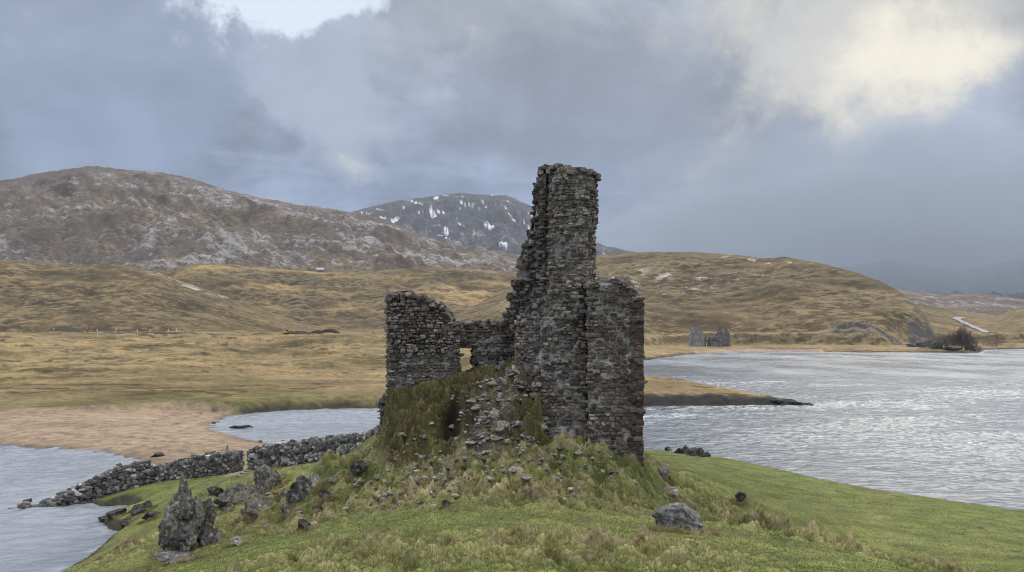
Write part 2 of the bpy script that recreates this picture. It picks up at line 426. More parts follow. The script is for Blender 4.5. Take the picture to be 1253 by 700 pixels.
def ground_colour(x, y, h, q, slope):
    """colour of what grows or lies there, with some shade painted in"""
    r = q['r']; info = q['info']
    n_a = fbm(x / 2.6, y / 2.6, 4, 101); n_b = fbm(x / 0.5, y / 0.5, 3, 111); n_c = fbm(x / 14, y / 14, 4, 121)
    c = np.empty(x.shape + (3,)); c[:] = (0.132, 0.153, 0.047)
    c = lerp(c, (0.088, 0.114, 0.032), sm(n_a, -0.1, 0.4) * 0.8)
    c = lerp(c, (0.150, 0.140, 0.055), sm(n_c + 0.5 * n_b, 0.0, 0.5) * 0.6)
    c = lerp(c, (0.170, 0.165, 0.066), 0.18 + 0.35 * sm(n_b - n_a, -0.2, 0.4))
    c = lerp(c, (0.034, 0.040, 0.014), q['tf'] * (1 - sm(q['hump'], 0.0, 0.10)) * 0.85)  # shadow between the tussocks, painted dark into the troughs
    div = sm(fbm(x / 0.9, y / 0.7, 3, 271), 0.36, 0.46) * np.maximum(sm(fbm(x / 6, y / 6, 2, 273), -0.05, 0.25), sm(q['tf'], .4, .8))
    c = lerp(c, (0.052, 0.036, 0.022), div * 0.85)
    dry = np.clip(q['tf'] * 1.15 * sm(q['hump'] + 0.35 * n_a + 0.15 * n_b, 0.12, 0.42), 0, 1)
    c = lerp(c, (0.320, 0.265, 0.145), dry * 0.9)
    c = lerp(c, (0.10, 0.085, 0.045), sm(n_b, 0.25, 0.5) * (0.25 + 0.5 * q['tf']))
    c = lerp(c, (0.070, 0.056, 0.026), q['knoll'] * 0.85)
    v_a = fbm(x / 0.9 + y / 2.1, h / 0.8, 4, 281); v_b = fbm(x / 0.35, h / 0.3 + y / .5, 3, 283)
    c = lerp(c, (0.110, 0.105, 0.038), q['knoll'] * sm(v_a + .5 * v_b, -0.05, 0.35) * 0.85)
    c = lerp(c, (0.19, 0.155, 0.08), q['knoll'] * sm(v_b - v_a, 0.15, 0.5) * 0.55)
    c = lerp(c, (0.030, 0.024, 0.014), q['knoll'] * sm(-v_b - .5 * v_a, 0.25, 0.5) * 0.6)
    # peninsula edge at the loch, drier
    # mainland moor
    far = np.where(x > 5, sm(r, 115, 165), sm(r, 135, 192))
    moor = np.empty(x.shape + (3,)); moor[:] = (0.178, 0.142, 0.080)
    m1 = fbm(x / 38, y / 22, 5, 131); m2 = fbm(x / 7, y / 5, 4, 141); m3 = fbm(x / 160, y / 90, 4, 151)
    moor = lerp(moor, (0.100, 0.088, 0.040), sm(m3 + 0.4 * m1, -0.05, 0.35) * 0.85)
    moor = lerp(moor, (0.29, 0.21, 0.10), sm(m1 - 0.5 * m3, 0.0, 0.35) * 0.75)
    moor = lerp(moor, (0.065, 0.052, 0.032), sm(m2 + 0.6 * m1, 0.12, 0.38) * 0.85)
    moor = lerp(moor, (0.135, 0.135, 0.055), (1 - sm(r, 172, 196)) * 0.5 * sm(m2, -0.5, 0.1) * (1 - sm(x, -5, 15)))
    # slopes
    b1 = fbm(x / 110, (y + .5 * x) / 60, 5, 161, .6); b2 = fbm(x / 26, (y + .4 * x) / 22, 5, 171, .6); b3 = fbm(x / 300, y / 300, 4, 181)
    hillc = np.empty(x.shape + (3,)); hillc[:] = (0.128, 0.100, 0.055)
    hillc = lerp(hillc, (0.080, 0.066, 0.036), sm(b1, -0.10, 0.28) * 0.9)
    hillc = lerp(hillc, (0.250, 0.188, 0.095), sm(b2 - 0.5 * b1, 0.12, 0.45) * 0.75)
    hillc = lerp(hillc, (0.045, 0.037, 0.027), sm(b2 + 0.5 * b3, 0.20, 0.42) * 0.85)
    rock_n = fbm(x / 22, (y - .3 * x) / 26, 5, 191, .65)
    patch = fbm(x / 240, y / 240, 3, 195)
    outc = sm(rock_n + 0.9 * patch, 0.42, 0.60)
    hillc = lerp(hillc, (0.38, 0.37, 0.36), outc * 0.7 * sm(h, 35, 70))
    on_hill = (info['right'] | info['foot'] | info['mid'] | info['mound']) & (r > 600)
    moor = np.where((on_hill & (h > 14))[..., None], hillc, moor)
    moor = lerp(moor, (0.33, 0.235, 0.10), (info['mid'] & (h > 20)) * sm(m3, 0.0, 0.4) * 0.7)
    sl = np.where(r > 230, slope if slope is not None else 0, 0)
    moor = lerp(moor, (0.058, 0.048, 0.034), sm(sl, 0.20, 0.50) * 0.55)
    moor = lerp(moor, (0.30, 0.225, 0.115), (sl < 0.9) * (1 - sm(sl, 0.02, 0.13)) * sm(m2, -.2, .3) * 0.45 * (r > 230))
    # high mountain: grey-brown heath, pale rock in bands
    mt = np.empty(x.shape + (3,)); mt[:] = (0.108, 0.092, 0.082)
    k1 = fbm(x / 420, y / 420, 4, 201); k2 = fbm(x / 110, (y + .5 * x) / 75, 5, 211, 0.6); k3 = fbm(x / 48, (y + .5 * x) / 24, 4, 221, 0.7)
    mt = lerp(mt, (0.140, 0.115, 0.085), sm(k1, -0.1, 0.3) * 0.7)
    mt = lerp(mt, (0.060, 0.055, 0.052), sm(k2 * -1 + k1, 0.1, 0.5) * 0.7)
    pale = sm(0.45 * k2 + 1.05 * k3 + 0.85 * fbm(x / 420, y / 170, 3, 231), 0.20, 0.46)
    rockp = np.clip(0.5 + 1.1 * k2 + 1.0 * fbm(x / 420, y / 170, 3, 231) + .5 * k3, 0, 1) * (info['left'] | info['far'])
    mt = lerp(mt, (0.22, 0.205, 0.20), pale * 0.4)
    moor = np.where((info['left'] | info['far'])[..., None], mt, moor)
    sn = np.empty(x.shape + (3,)); sn[:] = (0.085, 0.093, 0.108)
    s1 = fbm((x + 0.9 * (y - 3800)) / 60, (y - .6 * x) / 150, 5, 241, 0.6)
    sn = lerp(sn, (0.12, 0.115, 0.115), sm(k2, 0.0, 0.4) * 0.8)
    sn = lerp(sn, (0.62, 0.64, 0.68), sm(s1, 0.25, 0.36) * sm(h, 240, 420) * info['snow'] * 0.9)
    moor = np.where((info['snow'] | info['veil'])[..., None], sn, moor)
    lum = moor.mean(-1, keepdims=True)
    moor = moor * np.array([1.08, 1.0, 0.93]) * np.clip(lum / 0.105, 0.3, 2.5) ** 0.38
    c = lerp(c, moor, far)
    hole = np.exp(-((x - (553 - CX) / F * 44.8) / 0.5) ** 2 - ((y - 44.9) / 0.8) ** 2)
    c = lerp(c, (0.018, 0.015, 0.011), np.clip(hole * 1.5, 0, 1) * 0.9)  # shade inside the hollow, painted into the ground colour
    # dark eroded banks, shore rock
    sd = q['sd'] + 0.7 * np.clip(r / 170, .4, 4) * fbm(x / (.02 * r + .3), y / (.03 * r + .3), 3, 263)
    bank = (1 - q['bm']) * (1 - sm(sd + 0.8 * np.clip(r / 150, .5, 3) * n_a, 0.8 * np.clip(r / 170, .6, 4), 1.6 * np.clip(r / 170, .6, 4))) * (sd > -3)
    c = lerp(c, (0.045, 0.038, 0.032), bank * 0.9)
    spit = np.exp(-((y - 178) / 6.0) ** 2) * (x > 15) * (x < 70) * (1 - sm(sd, 2.5, 6))
    c = lerp(c, (0.035, 0.032, 0.030), np.clip(spit * 1.4, 0, 1))
    # sand and shingle
    sand = np.empty(x.shape + (3,)); sand[:] = (0.30, 0.215, 0.150)
    sand = lerp(sand, (0.23, 0.16, 0.115), sm(fbm(x / 14, y / 2.5, 5, 251, .65), -0.1, 0.6) * 0.35)
    sand = lerp(sand, (0.40, 0.32, 0.235), sm(fbm(x / 16, y / 1.3, 4, 257), 0.28, 0.45) * 0.6)
    sw = q['sd'] + 1.2 * fbm(x / 6, y / 6, 3, 291)
    sand = lerp(sand, (0.085, 0.065, 0.048), (np.exp(-((sw - 5.5) / 0.5) ** 2) + .8 * np.exp(-((sw - 9.5) / 0.4) ** 2)) * sm(fbm(x / 1.5, y / 1.5, 3, 293), -0.05, 0.25) * 0.8)
    sand = lerp(sand, (0.42, 0.36, 0.29), sm(fbm(x / .8, y / .8, 3, 295), 0.35, 0.5) * 0.5)
    sand = lerp(sand, (0.15, 0.110, 0.085), (1 - sm(sw, 0.5, 3.0)) * 0.75)
    c = lerp(c, sand, q['bm'] * (0.92))
    fb = np.exp(-((sd - 4) / 5.0) ** 2) * sm(r, 560, 620) * (x > 120) * (x < 225)
    c = lerp(c, (0.36, 0.26, 0.21), np.clip(fb * 1.2, 0, 1))
    # worn earth on the way up to the castle
    pth = np.exp(-((x - (600 - CX) / F * 44.5 - 0.25 * (y - 44.5)) / 1.0) ** 2 - ((y - 45) / 2.6) ** 2)
    c = lerp(c, (0.19, 0.150, 0.112), np.clip(pth * 1.5, 0, 1) * sm(n_b + n_a, -0.45, 0.1) * 0.9)
    # rock face and quarry scar below the right hill
    scar = np.exp(-((x - 297) / 40) ** 4 - ((y - 716) / 22) ** 4) * 1.6
    scar2 = np.exp(-(((px_of(x, y) - 1128) / 16) ** 4)) * (r > 640) * (r < 900) * (h > 3) * sm(rock_n + b1, -0.2, 0.1)
    c = lerp(c, (0.055, 0.057, 0.063) , np.clip(scar * (0.7 + 0.5 * sm(rock_n, -.2, .2)) + 1.3 * scar2, 0, 1) * 0.92)
    # road cutting across the far moor
    return np.c_[np.clip(c, 0.01, 0.95), rockp]

# ------------------------------------------------------------------ mesh helpers
def make_mesh(name, verts, faces, mats, col=None, midx=None, smooth=True, colname='Col'):
    """faces: (n, k) int array or list of such arrays"""
    me = bpy.data.meshes.new(name)
    fl = faces if isinstance(faces, list) else [faces]
    fl = [np.asarray(f, np.int32) for f in fl if len(f)]
    verts = np.asarray(verts, np.float32)
    me.vertices.add(len(verts)); me.vertices.foreach_set('co', verts.ravel())
    nl = sum(f.size for f in fl); nf = sum(len(f) for f in fl)
    me.loops.add(nl); me.polygons.add(nf)
    me.loops.foreach_set('vertex_index', np.concatenate([f.ravel() for f in fl]))
    tot = np.concatenate([np.full(len(f), f.shape[1], np.int32) for f in fl])
    me.polygons.foreach_set('loop_start', np.r_[0, np.cumsum(tot)[:-1]].astype(np.int32))
    me.polygons.foreach_set('loop_total', tot)
    me.polygons.foreach_set('use_smooth', np.full(nf, smooth))
    if midx is not None: me.polygons.foreach_set('material_index', np.asarray(midx, np.int32))
    if col is not None:
        a = me.color_attributes.new(colname, 'FLOAT_COLOR', 'POINT')
        c4 = np.ones((len(verts), 4), np.float32); c4[:, :np.shape(col)[1]] = col
        a.data.foreach_set('color', c4.ravel())
    for m in (mats if isinstance(mats, (list, tuple)) else [mats]): me.materials.append(m)
    me.update(); me.validate()
    return me

def link(name, data, parent=None, loc=None):
    o = bpy.data.objects.new(name, data); scn.collection.objects.link(o)
    if parent: o.parent = parent
    if loc is not None: o.location = loc
    return o
def tag(o, label=None, cat=None, group=None, kind=None):
    if label: o['label'] = label
    if cat: o['category'] = cat
    if group: o['group'] = group
    if kind: o['kind'] = kind
    return o

# ------------------------------------------------------------------ materials
M_ground, g = mat('ground')
ca = g.attr('Col'); p = g.pos()
na = g.noise(p, 0.6, 8, 0.62); nb = g.noise(p, 7.0, 5, 0.6); nc = g.noise(p, 0.05, 6, 0.6)
f1 = g.ss(na, 0.3, 0.7, 0.72, 1.30); f2 = g.ss(nb, 0.3, 0.7, 0.72, 1.28); f3 = g.ss(nc, 0.3, 0.7, 0.80, 1.20)
ff = g.m('MULTIPLY', g.m('MULTIPLY', f1, f2), f3)
c = g.mix(1.0, ca, g.xyz(ff, ff, g.m('MULTIPLY', ff, g.ss(na, .3, .7, 1.1, .9))), 'MULTIPLY')
px_, py_, pz_ = g.sep(p)
rad = g.m('SQRT', g.m('ADD', g.m('MULTIPLY', px_, px_), g.m('MULTIPLY', py_, py_)))
moorm = g.m('MULTIPLY', g.ss(rad, 170, 240), g.ss(rad, 1500, 3200, 1.0, 0.35))
am = g.n.new('ShaderNodeMapping'); am.inputs['Scale'].default_value = (0.075, 0.17, 0.17); am.inputs['Rotation'].default_value = (0, 0, R(22)); g.link(p, am.inputs[0])
nd = g.noise(am.outputs[0], 1.0, 6, 0.7); ne = g.noise(p, 0.009, 5, 0.6)
clump = g.m('MULTIPLY', g.ss(g.m('ADD', g.m('MULTIPLY', nd, .55), g.m('MULTIPLY', ne, .45)), 0.52, 0.60), moorm)
c = g.mix(g.m('MULTIPLY', clump, 0.55), c, (0.042, 0.036, 0.024))
tuft = g.m('MULTIPLY', g.ss(g.m('ADD', g.m('MULTIPLY', nd, .7), g.m('MULTIPLY', ne, -.3)), 0.20, 0.12), moorm)
c = g.mix(g.m('MULTIPLY', tuft, 0.5), c, (0.34, 0.26, 0.13))
rm = g.n.new('ShaderNodeMapping'); rm.inputs['Scale'].default_value = (0.045, 0.085, 0.06); rm.inputs['Rotation'].default_value = (0, 0, R(18)); g.link(p, rm.inputs[0])
rn = g.noise(rm.outputs[0], 1.0, 8, 0.78)
al = [n for n in g.n if n.type == 'ATTRIBUTE'][0].outputs['Alpha']
spk = g.ss(g.m('ADD', rn, g.m('MULTIPLY', al, 0.17)), 0.63, 0.73)
c = g.mix(g.m('MULTIPLY', g.m('MULTIPLY', spk, g.ss(al, 0.02, 0.3)), 0.8), c, (0.36, 0.35, 0.355))
hh = g.m('ADD', g.m('MULTIPLY', na, 0.5), g.m('MULTIPLY', nb, 0.12))
g.bsdf(c, 0.95, g.bump(hh, 0.7, 0.5), 0.1)

M_grass, g = mat('grass_blade')
ca = g.attr('Col')
b = g.bsdf(ca, 0.8, None, 0.15)
tr = g.n.new('ShaderNodeBsdfTranslucent'); g.link(ca, tr.inputs[0])
mx = g.n.new('ShaderNodeMixShader'); mx.inputs[0].default_value = 0.45
g.link(b.outputs[0], mx.inputs[1]); g.link(tr.outputs[0], mx.inputs[2])
g.link(mx.outputs[0], [n for n in g.n if n.type == 'OUTPUT_MATERIAL'][0].inputs['Surface'])

M_stone, g = mat('rubble_stone')
ca = g.attr('Col'); p = g.tc('Object')
na = g.noise(p, 4.5, 6, 0.65); nb = g.noise(p, 22, 4, 0.6); nc = g.noise(p, 1.3, 5, 0.6)
ff = g.m('MULTIPLY', g.ss(na, 0.28, 0.72, 0.62, 1.38), g.ss(nb, 0.3, 0.7, 0.75, 1.25))
c = g.mix(1.0, ca, g.xyz(ff, ff, ff), 'MULTIPLY')
lich = g.m('MULTIPLY', g.ss(na, 0.56, 0.68), g.ss(nc, 0.45, 0.6))
c = g.mix(g.m('MULTIPLY', lich, 0.55), c, (0.27, 0.265, 0.25))
g.bsdf(c, 0.92, g.bump(g.m('ADD', na, g.m('MULTIPLY', nb, 0.4)), 0.8, 0.06), 0.2)

M_mortar, g = mat('lime_mortar')
p = g.tc('Object')
na = g.noise(p, 3.0, 6, 0.65); nb = g.noise(p, 14, 4, 0.6); nc = g.noise(p, 0.5, 4, 0.6)
c = g.mix(g.ss(na, 0.35, 0.65), (0.16, 0.15, 0.138), (0.44, 0.425, 0.40))
c = g.mix(g.ss(nc, 0.45, 0.62), c, (0.125, 0.117, 0.108))
g.bsdf(c, 0.95, g.bump(nb, 0.8, 0.08), 0.1)

def rock_mat(name, dark, light, lichen, moss, lich_amt=0.5, moss_amt=0.5):
    m, g = mat(name)
    p = g.tc('Object')
    na = g.noise(p, 0.9, 8, 0.65, 0.3); nb = g.noise(p, 5.0, 6, 0.65); nc = g.noise(p, 1.4, 6, 0.6); nk = g.noise(p, 1.3, 4, 0.6, 0.8)
    c = g.mix(g.ss(na, 0.35, 0.65), dark, light)
    ff = g.ss(nb, 0.3, 0.7, 0.6, 1.35)
    c = g.mix(1.0, c, g.xyz(ff, ff, ff), 'MULTIPLY')
    c = g.mix(g.m('MULTIPLY', g.ss(g.m('ADD', g.m('MULTIPLY', nb, .5), g.m('MULTIPLY', nc, .5)), 0.515, 0.575), lich_amt), c, lichen)
    ck = g.ss(g.m('ABSOLUTE', g.m('SUBTRACT', nk, 0.5)), 0.0, 0.022, 0.30, 1.0)
    c = g.mix(1.0, c, g.xyz(ck, ck, ck), 'MULTIPLY')
    geo = g.n.new('ShaderNodeNewGeometry')
    up = g.sep(geo.outputs['Normal'])[2]
    zz = g.sep(p)[2]
    mf = g.m('MULTIPLY', g.ss(g.m('ADD', nc, g.m('MULTIPLY', up, 0.12)), 0.48, 0.62), moss_amt)
    c = g.mix(mf, c, moss)
    g.bsdf(c, 0.9, g.bump(g.m('ADD', na, g.m('MULTIPLY', nb, .4)), 0.9, 0.12), 0.2)
    return m
M_rock = rock_mat('lichened_rock', (0.06, 0.057, 0.053), (0.26, 0.245, 0.225), (0.55, 0.535, 0.50), (0.10, 0.082, 0.034), 0.75, 0.6)
M_rock_dark = rock_mat('dark_rock', (0.022, 0.021, 0.020), (0.075, 0.07, 0.066), (0.30, 0.29, 0.27), (0.06, 0.055, 0.025), 0.3, 0.3)
M_rock_pale = rock_mat('pale_rock', (0.22, 0.195, 0.165), (0.42, 0.38, 0.325), (0.58, 0.55, 0.50), (0.10, 0.09, 0.04), 0.6, 0.2)
M_rock_grey = rock_mat('grey_boulder_rock', (0.13, 0.125, 0.125), (0.26, 0.25, 0.25), (0.40, 0.39, 0.38), (0.15, 0.12, 0.03), 0.4, 0.15)

def plain(name, colr, rough=0.7, var=0.25, scale=8.0):
    m, g = mat(name)
    p = g.tc('Object'); n = g.noise(p, scale, 4, 0.6)
    f = g.ss(n, 0.3, 0.7, 1 - var, 1 + var)
    g.bsdf(g.mix(1.0, colr, g.xyz(f, f, f), 'MULTIPLY'), rough)
    return m
M_wood = plain('weathered_wood', (0.22, 0.20, 0.17), 0.9, 0.4)
M_yellow = plain('yellow_paint', (0.75, 0.32, 0.02), 0.5, 0.15)
M_black = plain('black_rubber', (0.02, 0.02, 0.02), 0.8)
M_white = plain('white_paint', (0.75, 0.75, 0.73), 0.6, 0.1)
M_glass = plain('cab_glass', (0.03, 0.04, 0.05), 0.1, 0.1)
M_earth = plain('dug_earth', (0.062, 0.047, 0.036), 0.95, 0.4, 0.5)
M_twig = plain('bare_twig', (0.125, 0.098, 0.090), 0.9, 0.3)
M_road = plain('worn_tarmac', (0.30, 0.29, 0.285), 0.9, 0.15, 0.3)
M_lroad = plain('dark_track', (0.07, 0.055, 0.045), 0.9, 0.3, 0.3)
M_roof = plain('pale_roof', (0.55, 0.55, 0.55), 0.8, 0.1)

# ------------------------------------------------------------------ ground sheet
def ground_sheet():
    th = np.concatenate([np.linspace(-180, -40, 60, endpoint=False), np.linspace(-40, -33, 40, endpoint=False), np.linspace(-33, 33, 1000, endpoint=False),
                         np.linspace(33, 40, 40, endpoint=False), np.linspace(40, 180, 60, endpoint=False)])
    th = np.radians(th)
    rr = [0.6, 1.5, 3, 5, 7, 9, 11, 12.5]
    v = 13.5
    while v < 14000:
        rr.append(v)
        if 43.2 < v < 48.6: v += 0.04
        elif v < 52: v += 0.11
        elif v < 60: v += 0.2
        elif v < 700 or v > 4800: v *= 1.0085
        else: v *= 1.0052
    rr = np.array(rr)
    Rg, Tg = np.meshgrid(rr, th, indexing='ij')
    x = Rg * np.sin(Tg); y = Rg * np.cos(Tg)
    xs, ys = x.ravel(), y.ravel()
    h, q = height(xs, ys, True)
    nr, nt = Rg.shape
    dzr = np.gradient(h.reshape(nr, nt), axis=0) / np.maximum(np.gradient(Rg, axis=0), 1e-3)
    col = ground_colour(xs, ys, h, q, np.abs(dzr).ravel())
    i = np.arange(nr - 1)[:, None] * nt; j = np.arange(nt)[None]; j2 = (j + 1) % nt
    f = np.stack([i + j, i + j2, i + nt + j2, i + nt + j], -1).reshape(-1, 4)[:, ::-1]
    V = np.c_[xs, ys, h]
    V = np.r_[V, [[0, 0, float(height(np.array([0.0]), np.array([0.0]))[0])]]]
    col = np.r_[col, col[:1]]
    tri = np.stack([np.full(nt, len(V) - 1), np.arange(nt), (np.arange(nt) + 1) % nt], -1)[:, ::-1]
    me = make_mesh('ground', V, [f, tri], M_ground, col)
    o = link('ground', me); tag(o, kind='structure')
    return o
ground_sheet()

def H1(x, y):
    return float(height(np.array([float(x)]), np.array([float(y)]))[0])
_YS = np.concatenate([np.arange(14, 120, 0.25), np.geomspace(120, 3000, 500)])
def at(px, py, ymin=0):
    """where the sight line through a photo pixel first meets the ground"""
    X = (px - CX) / F * _YS; Z = EYE - (py - HY) / F * _YS
    h = height(X, _YS)
    k = np.where((Z <= h) & (_YS > ymin))[0]
    i = k[0] if len(k) else len(_YS) - 1
    return Vector((X[i], _YS[i], h[i]))

# ------------------------------------------------------------------ water
def water_sheet():
    th = np.radians(np.concatenate([np.linspace(-180, -36, 50, endpoint=False), np.linspace(-36, 36, 900, endpoint=False), np.linspace(36, 180, 50, endpoint=False)]))
    rr = [5, 15, 30, 45]
    v = 52
    while v < 9000:
        rr.append(v)
        v += 0.16 if v < 130 else (0.0013 * v if v < 420 else 0.004 * v if v < 1200 else 0.1 * v)
    rr = np.array(rr)
    Rg, Tg = np.meshgrid(rr, th, indexing='ij')
    x = (Rg * np.sin(Tg)).ravel(); y = (Rg * np.cos(Tg)).ravel()
    r = Rg.ravel()
    a = R(25)
    xu = x * math.cos(a) + y * math.sin(a); yu = -x * math.sin(a) + y * math.cos(a)
    left = sm(-x, 20, 36) * (1 - sm(y, 112, 118))
    left = np.maximum(left, sm(-x, -2, 8) * (y < 180) * sm(y, 100, 108) * (x > -60))
    amp = (0.155 - 0.01 * left)
    z = amp * (0.55 + 1.0 * sm(fbm(xu / 45, yu / 18, 3, 303), -0.3, 0.4)) * (0.75 * fbm(xu / 1.7, yu / 1.0, 3, 301) + 1.05 * (ridged(xu / 5.0, yu / 2.5, 2, 305) - .4)) * (1 - sm(r, 230, 420))
    i = np.arange(len(rr) - 1)[:, None] * len(th); j = np.arange(len(th))[None]; j2 = (j + 1) % len(th)
    nt = len(th)
    f = np.stack([i + j, i + j2, i + nt + j2, i + nt + j], -1).reshape(-1, 4)[:, ::-1]
    # foam on steep crests and along the shore
    crest = sm(z / np.maximum(amp, .01), 0.62, 0.95) * sm(fbm(x / 16, y / 16, 3, 311), 0.0, 0.35) * (1 - left)
    sdw = -poly_sd(x, y, LAND)
    surf = np.exp(-((sdw - 0.6) / (0.5 + 0.4 * np.minimum(r / 150, 4))) ** 2) * sm(fbm(x / 2.5, y / 2.5, 3, 317), -0.1, 0.35)
    foam = np.clip(np.maximum(crest * 0.8, surf * (0.5 - 0.45 * left)), 0, 1)
    col = np.c_[foam, left, sm(r, 150, 430)]
    me = make_mesh('water', np.c_[x, y, z], f, M_water, col)
    tag(link('water', me), kind='structure')
M_water, g = mat('loch_water')
ca = g.sep(g.attr('Col')); p = g.pos()
ps = g.n.new('ShaderNodeMapping'); ps.inputs['Scale'].default_value = (0.55, 1.0, 1.0); ps.inputs['Rotation'].default_value = (0, 0, R(-25))
g.link(p, ps.inputs[0]); pm = ps.outputs[0]
wa = g.noise(pm, 1.1, 5, 0.6, 0.2); wb = g.noise(pm, 0.28, 3, 0.5, 0.3); wc = g.noise(pm, 0.04, 4, 0.6)
hgt = g.m('ADD', g.m('MULTIPLY', wa, 0.5), g.m('MULTIPLY', wb, 0.7))
nrm = g.bump(hgt, 0.85, 0.55)
deep = g.mix(ca[0], g.mix(ca[1], (0.065, 0.085, 0.110), (0.26, 0.275, 0.305)), (0.72, 0.75, 0.78))  # paler left and bay water: sky reflection put into the base colour
gm = g.n.new('ShaderNodeMapping'); gm.inputs['Scale'].default_value = (0.028, 0.012, 1.0); gm.inputs['Rotation'].default_value = (0, 0, R(-12))
g.link(p, gm.inputs[0]); gn = g.noise(gm.outputs[0], 1.0, 7, 0.68)
gust = g.ss(gn, 0.36, 0.64)
rg = g.m('ADD', g.m('ADD', 0.10, g.m('MULTIPLY', ca[2], g.m('MULTIPLY', gust, 0.34))), g.m('MULTIPLY', ca[0], 0.6))
caps = g.m('MULTIPLY', g.m('MULTIPLY', g.ss(gn, 0.55, 0.70), ca[2]), 0.35)
deep = g.mix(caps, deep, (0.72, 0.75, 0.78))
b = g.bsdf(deep, rg, nrm, 0.5)
b.inputs['IOR'].default_value = 1.33
water_sheet()

# ------------------------------------------------------------------ stones
def _cube_template():
    bm = bmesh.new(); bmesh.ops.create_cube(bm, size=2.0)
    bmesh.ops.subdivide_edges(bm, edges=bm.edges[:], cuts=1, use_grid_fill=True)
    bm.verts.ensure_lookup_table()
    v = np.array([p.co[:] for p in bm.verts]); f = np.array([[q.index for q in p.verts] for p in bm.faces])
    bm.free()
    return v, f
_TV, _TF = _cube_template()
_TN = _TV / np.linalg.norm(_TV, axis=1, keepdims=True)
def stones_mesh(cen, ax, half, col, k=0.35, jit=0.10):
    """many small irregular blocks: cen (n,3), ax (n,3,3) rows = axes, half (n,3)"""
    n = len(cen)
    t = _TV * (1 - k) + _TN * k * 1.25
    t = t[None] * (1 + rng.uniform(-jit, jit, (n, len(_TV), 1))) + rng.uniform(-jit, jit, (n, len(_TV), 3))
    loc = t * half[:, None, :]
    V = np.einsum('nvi,nij->nvj', loc, ax) + cen[:, None]
    Fc = (_TF[None] + (np.arange(n) * len(_TV))[:, None, None]).reshape(-1, 4)
    C = np.repeat(col, len(_TV), 0)
    return V.reshape(-1, 3), Fc, C

PAL = np.array([(0.115, 0.105, 0.098), (0.085, 0.078, 0.074), (0.060, 0.055, 0.053), (0.150, 0.138, 0.128), (0.105, 0.085, 0.075), (0.19, 0.178, 0.165), (0.080, 0.062, 0.055)])
PALW = np.array([.24, .22, .16, .14, .10, .07, .07])
RED = np.array([(0.088, 0.058, 0.050), (0.105, 0.070, 0.058), (0.066, 0.055, 0.052), (0.12, 0.098, 0.088)])
PAL = PAL * 1.42 * np.array([1.07, 1.0, 0.92])
def pick(n, pal, wt=None):
    c = 1.08 * pal[rng.choice(len(pal), n, p=wt)]
    return c * rng.uniform(0.5, 1.45, (n, 1))

